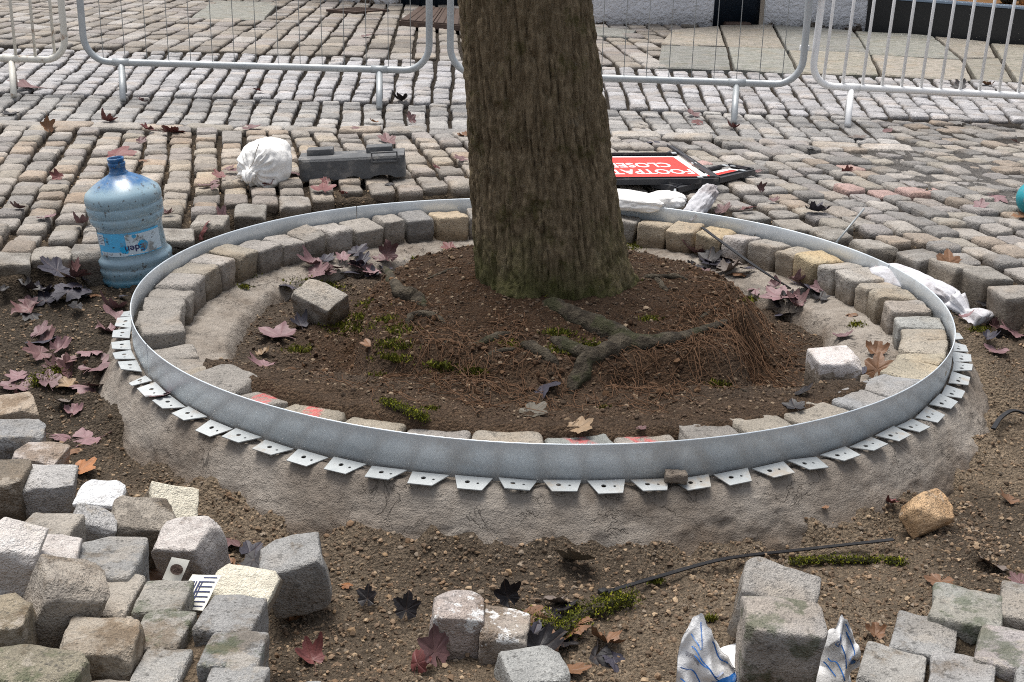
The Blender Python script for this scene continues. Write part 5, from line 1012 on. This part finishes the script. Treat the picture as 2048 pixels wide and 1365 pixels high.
for i, (x, y, s, cc, ph) in enumerate(leaves):
    P = drop(x, y, .006); d = s/pxm(P)/1.5; c = np.array(LCOL[cc])*random.uniform(.85, 1.2)
    o = ob('maple_leaf', LM[i*7 % 10], M['leaf'], None, P, (random.gauss(0, .14)+.10, random.gauss(0, .14), random.uniform(0, 6.28)), c); o.scale = (d, d, d)
    if 'standing' in ph or 'upright' in ph or 'leaning' in ph: o.rotation_euler = (1.0, random.gauss(0, .2), random.gauss(0, .6)); o.location.z += d*.4
    elif 'propped' in ph: o.rotation_euler = (.55, .1, 2.9); o.location.z += .012
    tag(o, f'{LN[cc]} maple leaf {ph}', 'leaf', 'fallen maple leaves')

# ------------------------------------------------------------------ background: walls, door, shopfront, hatch
def wallq(p0, p1, z0, z1, thick, par, mat, nm, n=(60, 16), bumpy=.02):
    p0 = np.array(p0[:2]); p1 = np.array(p1[:2]); d = p1-p0; L = np.linalg.norm(d); d /= L; nr = np.array([d[1], -d[0]]); U, W = np.meshgrid(np.linspace(0, L, n[0]), np.linspace(z0, z1, n[1])); off = bumpy*fbm(xyz(U*3, W*3, p0[0]), 4, 91)
    F_ = np.stack([p0[0]+d[0]*U+nr[0]*off, p0[1]+d[1]*U+nr[1]*off, W], -1).reshape(-1, 3); B_ = np.array([(*(p0-nr*thick), z0), (*(p1-nr*thick), z0), (*(p1-nr*thick), z1), (*(p0-nr*thick), z1)]); k = len(F_); a, b, c, e = 0, n[0]-1, k-1, k-n[0]
    bot = list(range(n[0])); top = list(range(k-n[0], k)); lf = list(range(0, k, n[0])); rt = list(range(n[0]-1, k, n[0]))
    V = np.concatenate([F_, B_]); Fs = [gridf(n[1], n[0]), np.array([[k+1, k, k+3, k+2]]), np.array([bot[::-1]+[k, k+1]]), np.array([top+[k+2, k+3]]), np.array([lf+[k+3, k]]), np.array([rt[::-1]+[k+1, k+2]])]
    return ob(nm, mk(nm, V, Fs), M[mat], par)
W0 = at(1185, 50); W0 = np.array([W0[0], W0[1], 0]); A1 = at(1425, 52); A2 = at(1526, 50); A3 = at(1730, 58); A4 = at(2150, 98)
wb = thing('white_house', 'white roughcast house wall behind the barriers right of the trunk', 'building', (0, 0, 0))
wallq(W0, A1, -.05, 3.2, .5, wb, 'render', 'wall'); wallq(A2, A3, -.05, 3.2, .5, wb, 'render', 'wall', bumpy=.05)
d_ = (A1-W0)/np.linalg.norm(A1-W0); dr = np.array([-d_[1], d_[0], 0])
wallq(A1+dr*.12+d_*.005, A2+dr*.12-d_*.005, -.03, 3.2, .2, wb, 'navy', 'door', (10, 6), .0)
m = MB(); q = (A1+A2)/2+dr*.05; m.box((q[0], q[1], -.02), (np.linalg.norm(A2-A1)*.45, .16, .10), np.array(Matrix.Rotation(math.atan2(d_[1], d_[0]), 3, 'Z')), .02); ob('worn_step', m.mesh('worn_step'), M['rustplate'], wb)
sf = thing('shopfront', 'shop window with black stallriser at the top right', 'shop', (0, 0, 0)); ds = (A4-A3)/np.linalg.norm(A4-A3); ns = np.array([-ds[1], ds[0], 0]); As = math.atan2(ds[1], ds[0]); LS = float(np.linalg.norm(A4-A3)); Rz = np.array(Matrix.Rotation(As, 3, 'Z'))
def sbox(nm, u, y, z, du, dy, dz, mat, par=sf, b=0.004): c = A3+ds*u+ns*y; m = MB(); m.box((c[0], c[1], z), (du, dy, dz), Rz, b); return ob(nm, m.mesh(nm, False), M[mat], par)
sbox('stallriser', LS/2, .10, .135, LS, .2, .37, 'stallriser'); sbox('sill', LS/2+.13, .10, .335, LS-.26, .22, .025, 'bluegrey'); sbox('corner_post', .13, .10, 1.55, .26, .18, 2.45, 'bluegrey'); sbox('glass_pane', LS/2+.15, .10, 1.3, LS-.34, .008, 1.88, 'glass', b=0)
sbox('header', LS/2, .10, 2.6, LS, .2, .3, 'bluegrey'); sbox('display_floor', LS/2+.1, .55, .33, LS-.1, .66, .03, 'wood'); sbox('back_wall', LS/2, .95, 1.4, LS, .06, 2.5, 'interior')
def shopitem(px, py, prof_, label, cat, mat, nm):
    P = at(px, py, .36); P = A3+ds*float((P-A3)@ds)+ns*.38; V, F = lathe(prof_, 20); o = ob(nm, mk(nm, V, F), M[mat], None, (P[0], P[1], .346)); tag(o, label, cat)
shopitem(1842, 15, [(0, 0), (.05, .0), (.11, .05), (.13, .10), (.125, .10), (.10, .05), (0, .02)], 'dark bowl on display at the left of the shop window', 'bowl', 'pot', 'display_bowl')
shopitem(1868, 18, [(0, 0), (.05, 0), (.05, .12), (.045, .12), (.04, .02), (0, .015)], 'small wooden pot beside the framed notice in the shop window', 'pot', 'wood', 'wooden_pot')
shopitem(1962, 20, [(0, 0), (.06, 0), (.07, .03), (.05, .05), (.02, .06), (0, .06)], 'squat dark lidded pot right of the framed notice', 'pot', 'pot', 'lidded_pot')
shopitem(1995, 16, [(0, 0), (.07, 0), (.07, .18), (.065, .18), (.06, .02), (0, .015)], 'tall brown wooden tub in the shop window', 'tub', 'wood', 'wooden_tub')
shopitem(2030, 18, [(0, 0), (.055, 0), (.06, .14), (.03, .17), (0, .17)], 'dark jar at the right picture edge in the shop window', 'jar', 'pot', 'display_jar')
P = at(1912, 14, .4); u_ = float((P-A3)@ds); nf = thing('framed_notice', 'pale printed notice in a wooden frame inside the shop window', 'notice', A3+ds*u_+ns*.3+np.array([0, 0, .346]), (-.15, 0, As)); m = MB(); m.box((0, .0, .14), (.27, .02, .28), None, .004); ob('notice_frame', m.mesh('notice_frame'), M['wood'], nf); m = MB(); m.box((0, -.0115, .14), (.21, .004, .22)); ob('notice_sheet', m.mesh('notice_sheet', False), M['signwhite'], nf)
hs_ = thing('cellar_hatch', 'brown iron cellar hatch on the lane left of the trunk', 'hatch', at(862, 48)); 
q0, q1, q2, q3 = at(800, 52)-at(862, 48), at(935, 64)-at(862, 48), at(935, 30)-at(862, 48), at(838, 24)-at(862, 48)
def plate(qs, z, t_, nm, par, mat): V = [(p[0], p[1], z) for p in qs]+[(p[0], p[1], z+t_) for p in qs]; ob(nm, mk(nm, V, np.array([(0, 3, 2, 1), (4, 5, 6, 7), (0, 1, 5, 4), (1, 2, 6, 5), (2, 3, 7, 6), (3, 0, 4, 7)]), False), M[mat], par)
md = (q0+q1)/2; mu = (q2+q3)/2; plate([q0*1.03, q1*1.03, q2*1.03, q3*1.03], .0, .05, 'hatch_frame', hs_, 'rustplate'); plate([q0*.97, md-(q1-q0)*.01, mu-(q2-q3)*.01, q3*.97], .051, .012, 'hatch_leaf', hs_, 'rustplate'); plate([md+(q1-q0)*.01, q1*.97, q2*.97, mu+(q2-q3)*.01], .051, .012, 'hatch_leaf', hs_, 'rustplate')
m = MB(); 
for k in range(1, 9): p = q0+(q1-q0)*k/9; pp = q3+(q2-q3)*k/9; m.tube([p*.95+np.array([0, 0, .064]), pp*.95+np.array([0, 0, .064])], .006, 4)
ob('tread_ribs', m.mesh('tread_ribs'), M['rustplate'], hs_)
lh = thing('white_house', 'white house with navy plinth at the top left of the trunk', 'building', (0, 0, 0)); B0 = at(420, -14); B1 = at(792, 10); B2 = at(940, 14)
wallq(B0, B1, -.05, 3.2, .5, lh, 'render', 'wall'); wallq(B1+np.array([.02, .1, 0]), B2+np.array([0, .1, 0]), -.03, 3.2, .3, lh, 'navy', 'door', (10, 6), .0); wallq(B2+np.array([.02, 0, 0]), W0-np.array([.02, 0, 0]), -.05, 3.2, .5, lh, 'render', 'wall')
P = at(716, 24); dg_ = thing('drain_grate', 'small rusty drain grate set in the lane at the top', 'drain', P); dd = at(750, 27)-at(690, 22); an = math.atan2(dd[1], dd[0]); 
m = MB(); Rg = np.array(Matrix.Rotation(an, 3, 'Z')); wg = float(np.linalg.norm(dd))
for s_ in (-1, 1): m.box(Rg@np.array([0, s_*.26, .012]), (wg, .05, .03), Rg); m.box(Rg@np.array([s_*(wg/2-.02), 0, .0125]), (.04, .47, .031), Rg)
ob('grate_frame', m.mesh('grate_frame', False), M['rustplate'], dg_)
m = MB(); m.box((0, 0, 0), (.018, .47, .022)); me = m.mesh('grate_bar', False)
for k in range(8): q = Rg@np.array([-wg/2+.06+(wg-.12)*k/7, 0, .012]); ob('grate_bar', me, M['rustplate'], dg_, q, (0, 0, an))
# teal item cut by the right picture edge
P = at(2066, 400, .06); tl = thing('teal_canister', 'teal plastic canister with grey cap lying at the right picture edge', 'canister', (P[0], P[1], .065), (0, math.radians(-82), math.radians(70)))
V, F = lathe([(0, -.14), (.05, -.14), (.064, -.125), (.066, -.06), (.062, -.05), (.066, -.04), (.066, .06), (.055, .085), (.034, .10), (.03, .12), (0, .12)], 28); ob('canister_body', mk('canister_body', V, F), M['teal'], tl)
V, F = lathe([(.0, .145), (.034, .145), (.038, .14), (.038, .105), (.03, .104)], 24); ob('cap', mk('cap', V, F[0][:, ::-1]), M['greyp'], tl)
# clump of mortar on a tab
V, F = rock(.05, .035, .028, .5, 5, 8, 9, .12, .0, (.6, .9)); P = at(1352, 955, -.08); o = ob('mortar_crumb', mk('mortar_crumb', V, F), M['mortar'], None, P); tag(o, 'lump of mortar stuck on a fixing tab at the front of the band', 'mortar')
